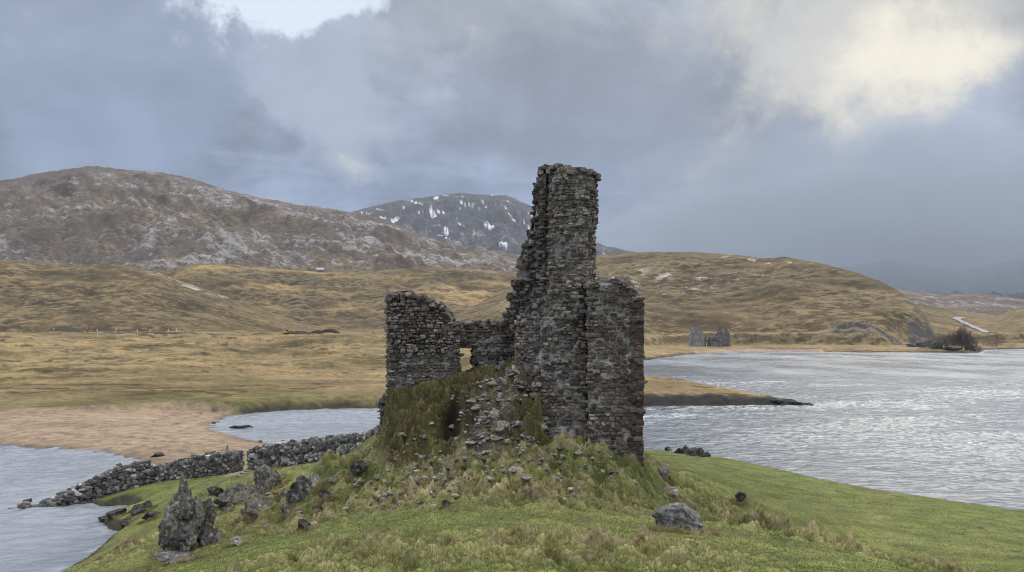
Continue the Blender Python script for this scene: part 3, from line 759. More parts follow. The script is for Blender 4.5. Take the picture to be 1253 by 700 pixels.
def masonry(name, foot, top, z0, parent, course=(0.08, 0.24), length=(0.11, 0.52), bulge=0.05, miss=0.05, pal=PAL, wt=PALW, keep=None, stick=None, hole=None, shift=None, inset=0.06, redness=None, seedcol=1.0, inset_=0.015):
    """a rubble wall: mortar body with a skin of laid stones and loose ones on the broken top.
    foot: plan polygon (counter-clockwise); top(x, y) -> z; shift(z) -> (dx, dy, scale)"""
    foot = np.array(foot, float)
    # make counter-clockwise
    a = foot; b = np.roll(foot, -1, 0)
    if (a[:, 0] * b[:, 1] - b[:, 0] * a[:, 1]).sum() < 0: foot = foot[::-1]
    a = foot; b = np.roll(foot, -1, 0)
    L = np.linalg.norm(b - a, axis=1); cum = np.r_[0, np.cumsum(L)]; tot = cum[-1]
    cenp = foot.mean(0)
    def at_s(s):
        s = s % tot
        i = np.clip(np.searchsorted(cum, s, 'right') - 1, 0, len(L) - 1)
        t = (s - cum[i]) / L[i]
        pt = a[i] + (b[i] - a[i]) * t[:, None]
        tg = (b[i] - a[i]) / L[i][:, None]
        return pt, tg
    ss = np.linspace(0, tot, 80, endpoint=False)
    zmax = top(*at_s(ss)[0].T).max() + 0.2
    C, A, Hf, K = [], [], [], []
    z = z0
    ci = 0
    while z < zmax:
        hc = rng.uniform(*course)
        s = rng.uniform(0, 0.3)
        S, Ls = [], []
        while s < tot:
            l = min(rng.uniform(*length), rng.uniform(*length) + 0.1) * (1.7 if rng.random() < .07 else 1)
            S.append(s + l / 2); Ls.append(l); s += l
        S = np.array(S); Ls = np.array(Ls)
        pt, tg = at_s(S)
        nm = np.c_[tg[:, 1], -tg[:, 0]]
        zc = z + hc / 2 + rng.uniform(-0.035, 0.035, len(S))
        tz = top(pt[:, 0], pt[:, 1])
        ok = (zc + hc * 0.3 < tz + rng.normal(0, 0.07, len(S))) & (rng.random(len(S)) > miss)
        if keep is not None: ok &= keep(pt[:, 0], pt[:, 1], zc)
        dep = rng.uniform(0.13, 0.20, len(S))
        wv = 0.10 * perlin(S * 0.9, zc * 0.9, 401) + 0.05 * perlin(S * 2.3, zc * 2.3, 402) + rng.normal(0, 0.018)
        out = rng.normal(0.015, bulge * 0.75, len(S)) - dep * 1.08 + wv
        if stick is not None: out = out + stick(pt[:, 0], pt[:, 1], zc, nm)
        c3 = np.c_[pt + nm * (out)[:, None], zc]
        if shift is not None:
            dxs, dys, scs = shift(zc)
            c3[:, 0] = cenp[0] + (c3[:, 0] - cenp[0]) * scs + dxs
            c3[:, 1] = cenp[1] + (c3[:, 1] - cenp[1]) * scs + dys
        tilt = rng.normal(0, 0.05, len(S))
        t3 = np.c_[tg * np.cos(tilt)[:, None], np.sin(tilt)]
        n3 = np.c_[nm, rng.normal(0, 0.06, len(S))]
        u3 = np.cross(n3, t3) * -1
        ax = np.stack([t3, n3, u3], 1)
        hf = np.c_[Ls / 2 * rng.uniform(0.72, 0.98, len(S)), dep, hc / 2 * rng.uniform(0.66, 1.02, len(S))]
        C.append(c3[ok]); A.append(ax[ok]); Hf.append(hf[ok]); ci += 1
        cc = pick(len(S), pal, wt)
        if redness is not None:
            rd = redness(pt[:, 0], pt[:, 1], zc)[:, None]
            cc = cc * (1 - rd) + pick(len(S), RED) * rd
        K.append(cc[ok])
        z += hc
    # loose stones on the broken top
    mn, mx = foot.min(0), foot.max(0)
    area = (mx - mn).prod()
    q = rng.uniform(mn, mx, (int(area * 40), 2))
    q = q[poly_sd(q[:, 0], q[:, 1], [tuple(k) for k in foot]) > -0.02]
    n = len(q)
    if n:
        tz = top(q[:, 0], q[:, 1])
        if shift is not None:
            dxs, dys, scs = shift(tz)
            q = cenp + (q - cenp) * np.atleast_1d(scs).reshape(-1, 1) + np.c_[np.broadcast_to(dxs, n), np.broadcast_to(dys, n)]
        an = rng.uniform(0, np.pi, n); ti = rng.normal(0, 0.12, n)
        t3 = np.c_[np.cos(an), np.sin(an), ti]; n3 = np.c_[-np.sin(an), np.cos(an), rng.normal(0, .12, n)]
        C.append(np.c_[q, tz - 0.10 + rng.normal(0, 0.05, n)])
        A.append(np.stack([t3, n3, np.cross(t3, n3)], 1)); Hf.append(np.c_[rng.uniform(.10, .26, n), rng.uniform(.08, .18, n), rng.uniform(.05, .12, n)])
        K.append(pick(n, pal, wt))
    SV, SF, SC = stones_mesh(np.concatenate(C), np.concatenate(A), np.concatenate(Hf), np.concatenate(K))
    # mortar body, inset behind the stone faces
    m = max(24, int(tot / 0.12))
    pt, tg = at_s(np.linspace(0, tot, m, endpoint=False)); nm = np.c_[tg[:, 1], -tg[:, 0]]
    inn = pt - nm * inset
    tz = top(pt[:, 0], pt[:, 1]) - 0.12
    rows = 30
    V = []
    for k in range(rows):
        zz = z0 + (tz - z0) * k / (rows - 1)
        sm0 = np.linspace(0, tot, m)
        wob = 0.10 * perlin(sm0 * 0.9, zz * 0.9, 401) + 0.05 * perlin(sm0 * 2.3, zz * 2.3, 402)
        pp = inn + nm * wob[:, None]
        if shift is not None:
            dxs, dys, scs = shift(zz)
            pp = cenp + (pp - cenp) * np.asarray(scs).reshape(-1, 1) + np.c_[np.broadcast_to(dxs, m), np.broadcast_to(dys, m)]
        V.append(np.c_[pp, zz])
    V = np.concatenate(V)
    i = np.arange(rows - 1)[:, None] * m; j = np.arange(m)[None]; j2 = (j + 1) % m
    qf = np.stack([i + j, i + j2, i + m + j2, i + m + j], -1).reshape(-1, 4)
    # cap: fan in strips toward the centre
    topring = V[-m:]
    cz = np.append(topring.mean(0)[:2], 0)
    mids = topring * 0.5 + np.r_[topring.mean(0)[:2], 0][None] * 0.5
    mids[:, 2] = top(mids[:, 0], mids[:, 1]) - 0.14
    ctr = np.array([[topring[:, 0].mean(), topring[:, 1].mean(), 0]]); ctr[0, 2] = top(ctr[:, 0], ctr[:, 1])[0] - 0.14
    base = len(V) - m; mb = len(V); cb = mb + m
    V = np.r_[V, mids, ctr]
    jj = np.arange(m); jn = (jj + 1) % m
    cap = np.stack([base + jj, base + jn, mb + jn, mb + jj], -1)
    tri = np.stack([mb + jj, mb + jn, np.full(m, cb)], -1)
    V = np.r_[V, SV]
    col = np.r_[np.full((cb + 1, 3), 0.2), SC]
    fs = [np.r_[qf, cap, SF + cb + 1], tri]
    mi = np.r_[np.ones(len(qf) + len(cap)), np.zeros(len(SF)), np.ones(len(tri))]
    me = make_mesh(name, V, fs, [M_stone, M_mortar], col, mi, smooth=True)
    # flat shading for stones keeps their broken faces crisp
    sm_ = np.r_[np.ones(len(qf) + len(cap)), np.zeros(len(SF)), np.ones(len(tri))].astype(bool)
    me.polygons.foreach_set('use_smooth', sm_)
    return link(name, me, parent)

def topz(prof):
    a = np.array(prof, float)
    def fn(x, y):
        row = np.interp(px_of(np.asarray(x), np.asarray(y)), a[:, 0], a[:, 1])
        return EYE + (HY - row) / F * np.asarray(y)
    return fn
def X(px, Y): return (px - CX) / F * Y
def fp(*pts): return [(X(p, Y), Y) for p, Y in pts]

castle = bpy.data.objects.new('ruined_castle', None); scn.collection.objects.link(castle)
castle.location = (0, 46, 9)
tag(castle, 'ruined stone castle with tall broken stair tower on the grassy knoll', 'castle ruin')
CAST_PARTS = []
def cast(*a, **k):
    o = masonry(*a, None, **k)
    o.parent = castle; o.matrix_parent_inverse = Matrix.Translation((0, -46, -9))
    CAST_PARTS.append(o)
    return o

LED = EYE + (HY - 434) / F * 47.2
# left block of wall with an overhanging upper part
def stickA(x, y, z, nm): return np.where((z < LED) & (nm[:, 1] < -0.5), -0.16, 0.0)
cast('side_wall', fp((474.5, 47.3), (500, 47.15), (562, 47.6), (561, 49.3), (475, 49.5)),
     topz([(470, 372), (474, 366), (478, 361), (488, 358), (500, 357), (506, 362), (516, 361), (524, 366), (533, 371), (541, 374), (547, 381), (553, 390), (558, 396), (564, 399)]), 8.8,
     stick=stickA, miss=0.05, inset=0.22, bulge=0.05)
# low stub at the outer foot of that block
cast('wall_stub', fp((464.5, 48.3), (480, 48.2), (480, 49.0), (465, 49.0)), topz([(463, 497), (466, 492), (470, 486), (480, 480)]), 8.6, bulge=0.09, length=(0.25, 0.5))
# wall with the small doorway
cast('doorway_wall', fp((578.5, 49.0), (632, 48.8), (632, 50.0), (578, 50.1)), topz([(575, 395), (585, 393), (592, 396), (600, 393), (612, 395), (620, 392), (634, 390)]), 10.5, bulge=0.05)
ART = 14.05
cast('door_lintel', fp((558, 49.02), (582, 49.0), (581, 50.05), (558, 50.05)), topz([(558, 399), (566, 395), (575, 394), (584, 394)]), ART, length=(0.25, 0.6), bulge=0.03)
# broken flank running back from the tower
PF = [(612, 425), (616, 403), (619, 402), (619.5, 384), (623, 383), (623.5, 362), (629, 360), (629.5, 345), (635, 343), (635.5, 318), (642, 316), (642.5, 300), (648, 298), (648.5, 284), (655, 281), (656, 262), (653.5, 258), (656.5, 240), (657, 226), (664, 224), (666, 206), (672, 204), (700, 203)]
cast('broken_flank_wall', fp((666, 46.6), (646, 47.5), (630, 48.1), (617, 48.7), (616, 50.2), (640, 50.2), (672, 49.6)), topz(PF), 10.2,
     bulge=0.10, miss=0.10, course=(0.14, 0.30), length=(0.2, 0.6), pal=PAL * 0.55, inset=0.16,  # palette darkened: the shade on this receding face is put into its stones
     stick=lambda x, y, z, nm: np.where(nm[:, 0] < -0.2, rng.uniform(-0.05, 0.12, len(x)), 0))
# round stair tower
cenT = (X(697, 47.05), 47.05); rT = 31.3 / F * 46.6
circ = [(cenT[0] + rT * math.cos(t) * (1.0), cenT[1] + rT * math.sin(t)) for t in np.linspace(0, 2 * np.pi, 40, endpoint=False)]
ZC = EYE + (HY - 226) / F * 46
cast('stair_tower', circ, topz([(655, 222), (662, 217), (667, 210), (671, 207), (675, 203), (682, 202.5), (685, 207), (692, 205.5), (697, 209), (706, 206.5), (714, 209), (721, 210), (726, 215), (730, 218), (735, 226)]), 11.0,
     course=(0.08, 0.21), length=(0.11, 0.45), bulge=0.05, miss=0.06, inset=0.055,
     shift=lambda z: ((z - 17.5) * 0.022, 0.0 * z, np.where(z > ZC, 1.0, 1.0)))
# flat inner wall and bulging foot below the tower
cast('tower_base', fp((629, 47.4), (640, 46.8), (660, 46.35), (673, 45.85), (690, 45.6), (715, 45.75), (716, 47.8), (660, 49), (630, 49)),
     topz([(627, 408), (632, 396), (640, 386), (650, 376), (662, 366), (676, 358), (700, 348), (724, 343)]), 10.0, course=(0.08, 0.22), bulge=0.05, miss=0.06)
cast('tower_foot', fp((647, 46.0), (655, 45.2), (668, 44.9), (690, 44.6), (718, 44.6), (718, 46.2), (660, 46.8)),
     topz([(645, 520), (652, 492), (658, 466), (663, 450), (670, 443), (684, 438), (694, 440), (704, 428), (712, 415), (722, 402)]), 8.2, course=(0.10, 0.26), bulge=0.05, miss=0.05, length=(0.13, 0.5))
# right-hand corner block with dressed red quoins
def redF(x, y, z): return 0.75 * sm(px_of(x, y), 745, 775) + 0.1
cast('corner_wall', fp((719.5, 44.0), (757, 43.7), (786, 43.6), (782, 46.2), (719, 46.2)),
     topz([(716, 352), (720, 347), (728, 346), (736, 342), (748, 344), (756, 341), (766, 342), (770, 349), (775, 355), (778, 363), (783, 366), (790, 367)]), 7.6,
     course=(0.13, 0.26), bulge=0.045, miss=0.04, redness=redF, length=(0.16, 0.46))
# quoins: alternating long and short dressed blocks on that corner
def quoins():
    z = 7.8; k = 0
    xr = X(786.5, 43.6)
    C, A, Hf, K = [], [], [], []
    while z < EYE + (HY - 372) / F * 43.6:
        hq = rng.uniform(0.24, 0.36)
        lx, ly = (0.62, 0.34) if k % 2 else (0.36, 0.6)
        lx *= rng.uniform(.85, 1.2)
        lean = (z - 12) * 0.010
        C.append((xr - lx / 2 + 0.03 + lean + rng.normal(0, .012), 43.6 + ly / 2 - 0.06 + rng.normal(0, .012), z + hq / 2))
        A.append(np.eye(3)); Hf.append((lx / 2, ly / 2, hq / 2 - 0.012)); K.append(pick(1, RED)[0])
        z += hq; k += 1
    V, Fc, Cc = stones_mesh(np.array(C), np.array(A), np.array(Hf), np.array(K), k=0.10, jit=0.03)
    o = link('dressed_stones', make_mesh('dressed_stones', V, Fc, M_stone, Cc, smooth=False), None)
    return o
qo = quoins(); cw = CAST_PARTS[-1]
qo.parent = cw

# ------------------------------------------------------------------ dry stone walls
def dry_wall(name, line, hts, label, seed, thick=1.0):
    """line: list of plan points, hts: heights; a bank of irregular field stones"""
    rg = np.random.default_rng(seed)
    pts = np.array(line, float); L = np.r_[0, np.cumsum(np.linalg.norm(np.diff(pts, axis=0), axis=1))]
    C, A, Hf, K = [], [], [], []
    def put(s, off, z, size, flat=False):
        xy = np.array([np.interp(s, L, pts[:, 0]), np.interp(s, L, pts[:, 1])])
        e = 0.3; b = np.array([np.interp(s + e, L, pts[:, 0]), np.interp(s + e, L, pts[:, 1])]) - np.array([np.interp(s - e, L, pts[:, 0]), np.interp(s - e, L, pts[:, 1])])
        b /= np.linalg.norm(b) + 1e-9; nn = np.array([b[1], -b[0]])
        C.append([*(xy + nn * off), z])
        an = rg.normal(0, .25); t3 = np.array([b[0] * math.cos(an) - b[1] * math.sin(an), b[1] * math.cos(an) + b[0] * math.sin(an), rg.normal(0, .15)])
        n3 = np.array([-t3[1], t3[0], rg.normal(0, .15)]); A.append([t3, n3, np.cross(t3, n3)])
        Hf.append([size * rg.uniform(.8, 1.5), size * rg.uniform(.8, 1.2), size * rg.uniform(.55, .9)])
        u = rg.random()
        base = np.array((0.115, 0.11, 0.103)) if u < .45 else np.array((0.20, 0.19, 0.172)) if u < .78 else np.array((0.065, 0.061, 0.058)) if u < .9 else np.array((0.42, 0.41, 0.385))
        K.append(base * rg.uniform(.75, 1.25))
    S = np.arange(0.15, L[-1] - 0.1, 0.1)
    gx = np.interp(S, L, pts[:, 0]); gy = np.interp(S, L, pts[:, 1])
    gz = height(gx, gy)
    for side in (1, -1):
        z = 0.0
        zmax = max(hts)
        while z < zmax + 0.2:
            sz = rg.uniform(0.11, 0.20)
            s = rg.uniform(0, .3)
            while s < L[-1]:
                hh = np.interp(s, L, hts) + 0.22 * perlin(np.array([s / 2.2]), np.array([seed * 3.1]), 3)[0]
                if z < hh - 0.05:
                    sz2 = sz * rg.uniform(.75, 1.3)
                    put(s, side * (thick / 2 - 0.12 * z) + rg.normal(0, .05), np.interp(s, S, gz) + z + sz * 0.5 + rg.normal(0, .03), sz2)
                s += sz * rg.uniform(1.9, 2.6)
            z += sz * 1.35
    s = 0
    while s < L[-1]:      # fill and cope
        hh = np.interp(s, L, hts)
        for k in range(3):
            put(s, rg.uniform(-.3, .3), np.interp(s, S, gz) + max(hh - 0.05 + rg.normal(0, .08), 0.08), rg.uniform(.15, .24))
        for k in range(int(hh / .3) + 1):
            put(s, rg.uniform(-.25, .25), np.interp(s, S, gz) + k * .3, 0.26)
        s += 0.24
    V, Fc, Cc = stones_mesh(np.array(C), np.array(A), np.array(Hf), np.array(K), k=0.55, jit=0.13)
    o0 = V.mean(0); o0[2] = V[:, 2].min()
    o = link(name, make_mesh(name, V - o0, Fc, M_stone, Cc, smooth=False), None, o0)
    tag(o, label, 'stone wall')
dry_wall('dry_stone_wall', [P(28, 621, 0.0)[:2], (-39, 76.5), (-35.5, 79.5), (-33, 80.5)], [0.35, 1.2, 2.0, 1.9], 'tumbled dry stone wall running down into the loch beside the beach', 1, 1.5)
dry_wall('dry_stone_wall', [(-33.2, 80.4), (-30.6, 80.2), (-27.5, 78.5), (X(293, 77.5), 77.5)], [1.1, 1.3, 1.8, 1.7], 'dry stone wall section with the wooden post, up to the gap by the beach', 2, 1.1)
dry_wall('dry_stone_wall', [(X(309, 76.6), 76.6), (X(340, 75.2), 75.2), (X(395, 72.5), 72.5), (X(437, 69), 69), (X(447, 68), 68), (X(474, 62), 62)], [1.75, 1.75, 1.8, 1.35, 1.1, 1.6], 'dry stone wall climbing from the gap to the foot of the castle knoll', 3, 1.1)

# ------------------------------------------------------------------ rocks
def rock_mesh(name, size, seed, m, cuts=14, sub=5, rough=0.12, peak=0.0, blocky=0.85):
    rg = np.random.default_rng(seed)
    bm = bmesh.new(); bmesh.ops.create_icosphere(bm, subdivisions=sub, radius=1.0)
    v = np.array([p.co[:] for p in bm.verts]); f = np.array([[q.index for q in p.verts] for p in bm.faces]); bm.free()
    for k in range(cuts):
        nrm = rg.normal(size=3); nrm /= np.linalg.norm(nrm); dist = rg.uniform(0.48, 0.92) * blocky
        t = v @ nrm - dist
        v = v - np.maximum(t, 0)[:, None] * nrm[None]
    if peak:
        k = np.clip((v[:, 2] + 1) / 2, 0, 1)
        v[:, :2] *= (1 - peak * k ** 1.2)[:, None]
        v[:, 2] *= 1.0 + 0.0 * k
    v[:, :2] *= (1 + 0.45 * np.clip(-v[:, 2], 0, 1))[:, None]
    nv = v / np.linalg.norm(v, axis=1, keepdims=True)
    dsp = rough * (0.45 * perlin3(v * 1.7 + seed, seed) + 0.5 * perlin3(v * 3.7 + seed, seed + 3) + 0.4 * perlin3(v * 8.1, seed + 6) + 0.28 * perlin3(v * 17.0, seed + 8))
    crack = np.abs(perlin3(v * 2.6 + 9, seed + 11)); dsp -= 0.10 * rough / 0.12 * np.exp(-(crack / 0.05) ** 2)
    v = v + nv * dsp[:, None]
    v = v * np.array(size)
    return make_mesh(name, v, f, m, smooth=True)
ROCKS = []
def rock(name, px, py, wpx, hpx, label, seed, m, cat='rock', peak=0.0, depth=0.9, sink=0.25, group=None, cuts=14, rough=0.12, sub=5, Y=None, blocky=0.85):
    p = at(px, py) if Y is None else Vector((X(px, Y), Y, H1(X(px, Y), Y)))
    s = p.y / F
    wdt = wpx * s; hgt = hpx * s
    size = (wdt / 2 / 0.82, wdt / 2 * depth / 0.82, hgt / (2 - 2 * sink) / 0.86)
    me = rock_mesh(name, size, seed, m, cuts, sub, rough, peak, blocky)
    o = link(name, me, None, (p.x, p.y + wdt * depth * 0.3, p.z + hgt - size[2] * 0.84))
    o.rotation_euler = (0, 0, random.uniform(-.4, .4) if not peak else 0)
    if p.y < 70: ROCKS.append((p.x, p.y, wdt))
    tag(o, label, cat, group)
    return o
# pinnacle: a stack of four fused blocks, one continuous outcrop
def pinnacle():
    p = at(226, 676)
    s = p.y / F
    root = bpy.data.objects.new('rock_pinnacle', None); scn.collection.objects.link(root); root.location = p
    tag(root, 'tall pointed lichen-spotted rock pinnacle standing above the loch edge', 'rock')
    vs, fs, n = [], [], 0
    for k, (dx, dz, sx, sz, pk, sy) in enumerate([(-2, 30, 40, 42, .5, .8), (-2, 66, 23, 40, .85, .8), (-17, 20, 22, 40, .25, .7), (17, 26, 22, 40, .4, .7), (4, 20, 20, 36, .3, 1.1), (-10, 42, 18, 30, .6, .7), (30, 12, 14, 24, .3, .7), (11, 44, 16, 30, .65, .7)]):
        me = rock_mesh('t', (sx * s * 1.2, sx * s * sy, sz * s), 300 + k, M_rock, 18, 5, 0.14, pk)
        a = np.empty(len(me.vertices) * 3, np.float32); me.vertices.foreach_get('co', a); a = a.reshape(-1, 3) + np.array([dx * s * 1.2, rng.uniform(0, .5), dz * s])
        ff = np.array([q.vertices[:] for q in me.polygons]); vs.append(a); fs.append(ff + n); n += len(a)
        bpy.data.meshes.remove(me)
    link('rock_face', make_mesh('rock_face', np.concatenate(vs), np.concatenate(fs), M_rock), root)
pinnacle()
rock('rock_outcrop', 290, 616, 74, 28, 'long low dark outcrop with mossy ledges behind the pinnacle', 11, M_rock, depth=.5, sink=.4)
rock('rock_outcrop', 328, 602, 38, 30, 'squarish grey outcrop half buried in brown moss beside the white-topped one', 12, M_rock, depth=.7, sink=.35)
rock('rock_outcrop', 374, 614, 46, 30, 'dark cracked outcrop with a bright white patch above it', 13, M_rock, depth=.7, sink=.35)
rock('rock_outcrop', 320, 628, 40, 22, 'small dark outcrop under a green turf cap in front of the long low one', 14, M_rock, depth=.7, sink=.4)
rock('white_rock', 384, 598, 18, 16, 'bright white rock perched on the dark cracked outcrop', 15, M_rock_pale, sink=.1)
rock('boulder', 372, 650, 22, 16, 'black boulder sitting in a nest of straw grass', 16, M_rock_dark)
rock('boulder', 838, 651, 70, 27, 'big flat-topped grey boulder with yellow lichen on the green slope', 17, M_rock_grey, depth=.7, cuts=12, sink=.3)
rock('white_rock', 824, 607, 18, 12, 'white angular stone on a mound just above the big grey boulder', 18, M_rock_pale, sink=.15)
rock('boulder', 811, 584, 22, 10, 'low blue-grey stone near the castle corner on the slope', 19, M_rock_grey)
rock('boulder', 906, 616, 16, 12, 'dark pointed stone among tufts beyond the big grey boulder', 20, M_rock_dark)
rock('boulder', 288, 669, 20, 9, 'white-topped stone in grass at the foot of the pinnacle', 22, M_rock_pale, sink=.3)
rock('rock_slab', 215, 690, 70, 12, 'flat grey lichened slab in turf below the pinnacle', 23, M_rock_grey, sink=.4, depth=.6)
rock('boulder', 66, 697, 16, 10, 'dark rock at the water edge below the grass bank', 24, M_rock_dark)
rock('boulder', 441, 578, 22, 12, 'dark round boulder on the slope between the wall and castle', 25, M_rock_dark)
rock('boulder', 547, 622, 13, 9, 'small black stone in pale tufts below the castle', 26, M_rock_dark)
for k, (px, py, wp, hp) in enumerate([(262, 612, 22, 14), (304, 606, 18, 12), (346, 612, 24, 16), (396, 612, 20, 12), (352, 632, 18, 11), (300, 634, 16, 10), (388, 628, 16, 9), (276, 628, 18, 10), (410, 592, 18, 9), (338, 596, 14, 9)]):
    rock('outcrop_rock', px, py, wp, hp, 'mossy grey rock sunk in turf in the rough rocky bank beyond the pinnacle', 140 + k, M_rock if k % 3 else M_rock_dark, group='rocks of the rough bank', sub=4, sink=.35)
for k, (px, py, wp, hp) in enumerate([(125, 640, 22, 8), (140, 634, 26, 10), (155, 643, 24, 9), (165, 632, 24, 12), (178, 626, 20, 14), (182, 637, 22, 10)]):
    rock('shore_rock', px, py, wp, hp, 'dark slab in the rocky spit at the loch edge behind the pinnacle', 40 + k, M_rock_dark, group='rocks of the small spit', sub=4, sink=.3)
for k, (px, py, wp, hp) in enumerate([(832, 553, 12, 6), (841, 551, 12, 7), (850, 553, 12, 8), (858, 554, 11, 8), (866, 557, 10, 6), (848, 557, 12, 6), (860, 559, 10, 5), (818, 548, 10, 4)]):
    p = P(px, py + 3, 1.2)
    rock('shore_rock', px, py, wp * 1.2, hp * 1.2, 'black rock in the heap at the lawn edge right of the castle corner', 60 + k, M_rock_dark, group='black rocks heaped at the lawn edge', sub=3, Y=p[1] - 1.5 + rng.uniform(-1, .5), sink=.2)
M_scree = rock_mat('blue_grey_scree', (0.075, 0.078, 0.085), (0.16, 0.165, 0.175), (0.30, 0.30, 0.31), (0.12, 0.095, 0.05), 0.5, 0.35)
for k, (px, py, wp, hp) in enumerate([(950, 494.5, 22, 4), (972, 495, 22, 4), (990, 495.5, 16, 3), (1014, 496, 7, 2.5), (1002, 496.5, 8, 2.5)]):
    rock('shore_rock', px, py + 2, wp, hp * 1.4, 'black skerry at the tip of the low grassy spit', 80 + k, M_rock_dark, group='skerries at the spit tip', sub=3, Y=P(px, py + 1)[1], sink=.3)
for k, (px, py, wp, hp) in enumerate([(362, 540, 8, 5), (345, 539, 9, 7), (318, 541, 5, 3), (262, 518, 5, 2.5)]):
    rock('shore_rock', px, py, wp, hp, 'dark wet stone at the bay edge just beyond the wall', 95 + k, M_rock_dark, group='wet stones at the bay edge', sub=3, Y=P(px, py + 1)[1], sink=.2)
rock('boulder', 192, 559, 18, 6, 'dark weedy stone on the beach near the wall', 99, M_rock_dark, sub=4)
rock('boulder', 14, 620, 14, 6, 'outlying wall stone lying in the loch at the wall end', 101, M_rock_dark, sub=4, Y=P(14, 622)[1], sink=.3)

# big stones of the rubble path
for k, (px, py, wp, hp, lab, m) in enumerate([
    (664, 497, 20, 9, 'pinkish oblong stone lodged in the grass against the tower foot', M_rock_pale),
    (663, 537, 16, 12, 'white pointed stone at the foot of the tower wall', M_rock_pale),
    (613, 527, 18, 8, 'pale flat slab, lowest bright one on the rubble path', M_rock_pale),
    (606, 515, 16, 6, 'pale slab on the rubble path above the lowest one', M_rock_pale),
    (684, 441, 14, 7, 'grey rounded stone on the ledge of the tower foot', M_rock_grey),
    (612, 473, 24, 10, 'long tilted slab on the upper rubble path below the doorway wall', M_rock_grey),
    (612, 492, 14, 10, 'light grey block midway up the rubble path', M_rock_pale)]):
    Yv = None
    if k == 4: Yv = 44.9
    o = rock('path_stone', px, py, wp, hp, lab, 120 + k, m, 'stone', sub=4, sink=.25, Y=Yv)
    if k == 4: o.location.z = EYE + (HY - 438) / F * 44.9
    if k == 5: o.rotation_euler = (0, -0.35, 0.2)
# rubble stones on the path and below: countable, alike
rub_mesh = [rock_mesh('rubble_stone', (1, .8, .55), 200 + k, [M_rock_pale, M_rock_grey, M_rock_pale, M_rock_pale, M_rock][k], 10, 3, 0.1) for k in range(5)]
def scatter(n, gen, label, group, smin, smax):
    for k in range(n):
        px, py = gen()
        p = at(px, py)
        s = smin + (smax - smin) * random.random() ** 2.2
        o = link('rubble_stone', rub_mesh[random.randrange(5)], None, (p.x, p.y + s * .35, p.z - s * 0.10))
        o.scale = (s * random.uniform(.7, 1.3), s * random.uniform(.7, 1.2), s * random.uniform(.6, 1.0))
        o.rotation_euler = (random.uniform(-.25, .25), random.uniform(-.25, .25), random.uniform(0, 6.3))
        tag(o, label, 'stone', group)
def g_path():
    t = random.random()
    cx = 612 - 14 * math.sin(t * 3.0) + 22 * t * (t > .6)
    return cx + random.gauss(0, 12 + 14 * (1 - t)), 546 - 92 * t
def g_foot():
    return random.uniform(480, 770), 547 + abs(random.gauss(0, 26))
def g_bank():
    return random.uniform(480, 600), random.uniform(468, 545)
def g_slope():
    return random.uniform(420, 560) , random.uniform(570, 625)
def g_slope2():
    return random.uniform(640, 900), random.uniform(555, 620)
def g_path():
    t = random.random()
    cx = 612 - 14 * math.sin(t * 3.0) + 22 * t * (t > .6)
    return cx + random.gauss(0, 12 + 14 * (1 - t)), 546 - 92 * t
def g_foot():
    return random.uniform(480, 770), 547 + abs(random.gauss(0, 26))
def g_bank():
    return random.uniform(545, 600), random.uniform(470, 545)
def g_slope():
    return random.uniform(420, 560), random.uniform(570, 625)
def g_slope2():
    return random.uniform(640, 900), random.uniform(555, 620)
def g_left():
    return random.uniform(255, 430), random.uniform(590, 650)
scatter(140, g_path, 'loose grey stone on the rubble path climbing to the ruin', 'stones of the rubble path', .12, .52)
scatter(12, g_bank, 'grey stone poking out of the brown grass beside the dark hollow', 'stones by the dark hollow', .10, .36)
scatter(60, g_foot, 'small stone in the turf along the foot of the castle', 'stones along the castle foot', .08, .38)
scatter(38, g_slope, 'small grey stone half sunk in rough slope left of the green hump', 'stones on the rough slope', .09, .40)
scatter(18, g_slope2, 'small stone in tufted grass between castle corner and big grey boulder', 'stones on the tufted slope', .08, .24)
scatter(26, g_left, 'small lichened stone in grass among the dark outcrops', 'stones among the outcrops', .10, .5)
def rubble():
    C, A, Hf = [], [], []
    for k in range(520):
        u_ = random.random()
        px, py = g_path() if u_ < .62 else g_foot() if u_ < .85 else g_slope()
        q = at(px, py); sz = random.uniform(.04, .11)
        an = random.uniform(0, 6.3); t3 = (math.cos(an), math.sin(an), random.gauss(0, .2)); n3 = (-math.sin(an), math.cos(an), random.gauss(0, .2))
        C.append((q.x, q.y, q.z + sz * .2)); A.append([t3, n3, np.cross(t3, n3)]); Hf.append((sz * random.uniform(.8, 1.5), sz, sz * random.uniform(.4, .8)))
    kk = np.array([(0.30, 0.275, 0.245), (0.20, 0.185, 0.165), (0.42, 0.40, 0.365), (0.13, 0.12, 0.11)])[rng.choice(4, len(C))] * rng.uniform(.7, 1.2, (len(C), 1))
    V, Fc, Cc = stones_mesh(np.array(C), np.array(A), np.array(Hf), kk, k=0.4, jit=0.15)
    tag(link('rubble', make_mesh('rubble', V, Fc, M_stone, Cc, smooth=False)), 'small broken stone strewn over the path and slope', 'rubble', kind='stuff')
rubble()
# stepping stones in the wall gap
for k, (px, py) in enumerate([(293, 583), (298, 580), (303, 577), (307, 574.5)]):
    p = at(px, py)
    o = link('step_stone', rub_mesh[1], None, (p.x, p.y, p.z + .05)); o.scale = (.55, .35, .25)
    tag(o, 'flat grey step in the sandy gap of the stone wall', 'step', 'flat steps in the wall gap')

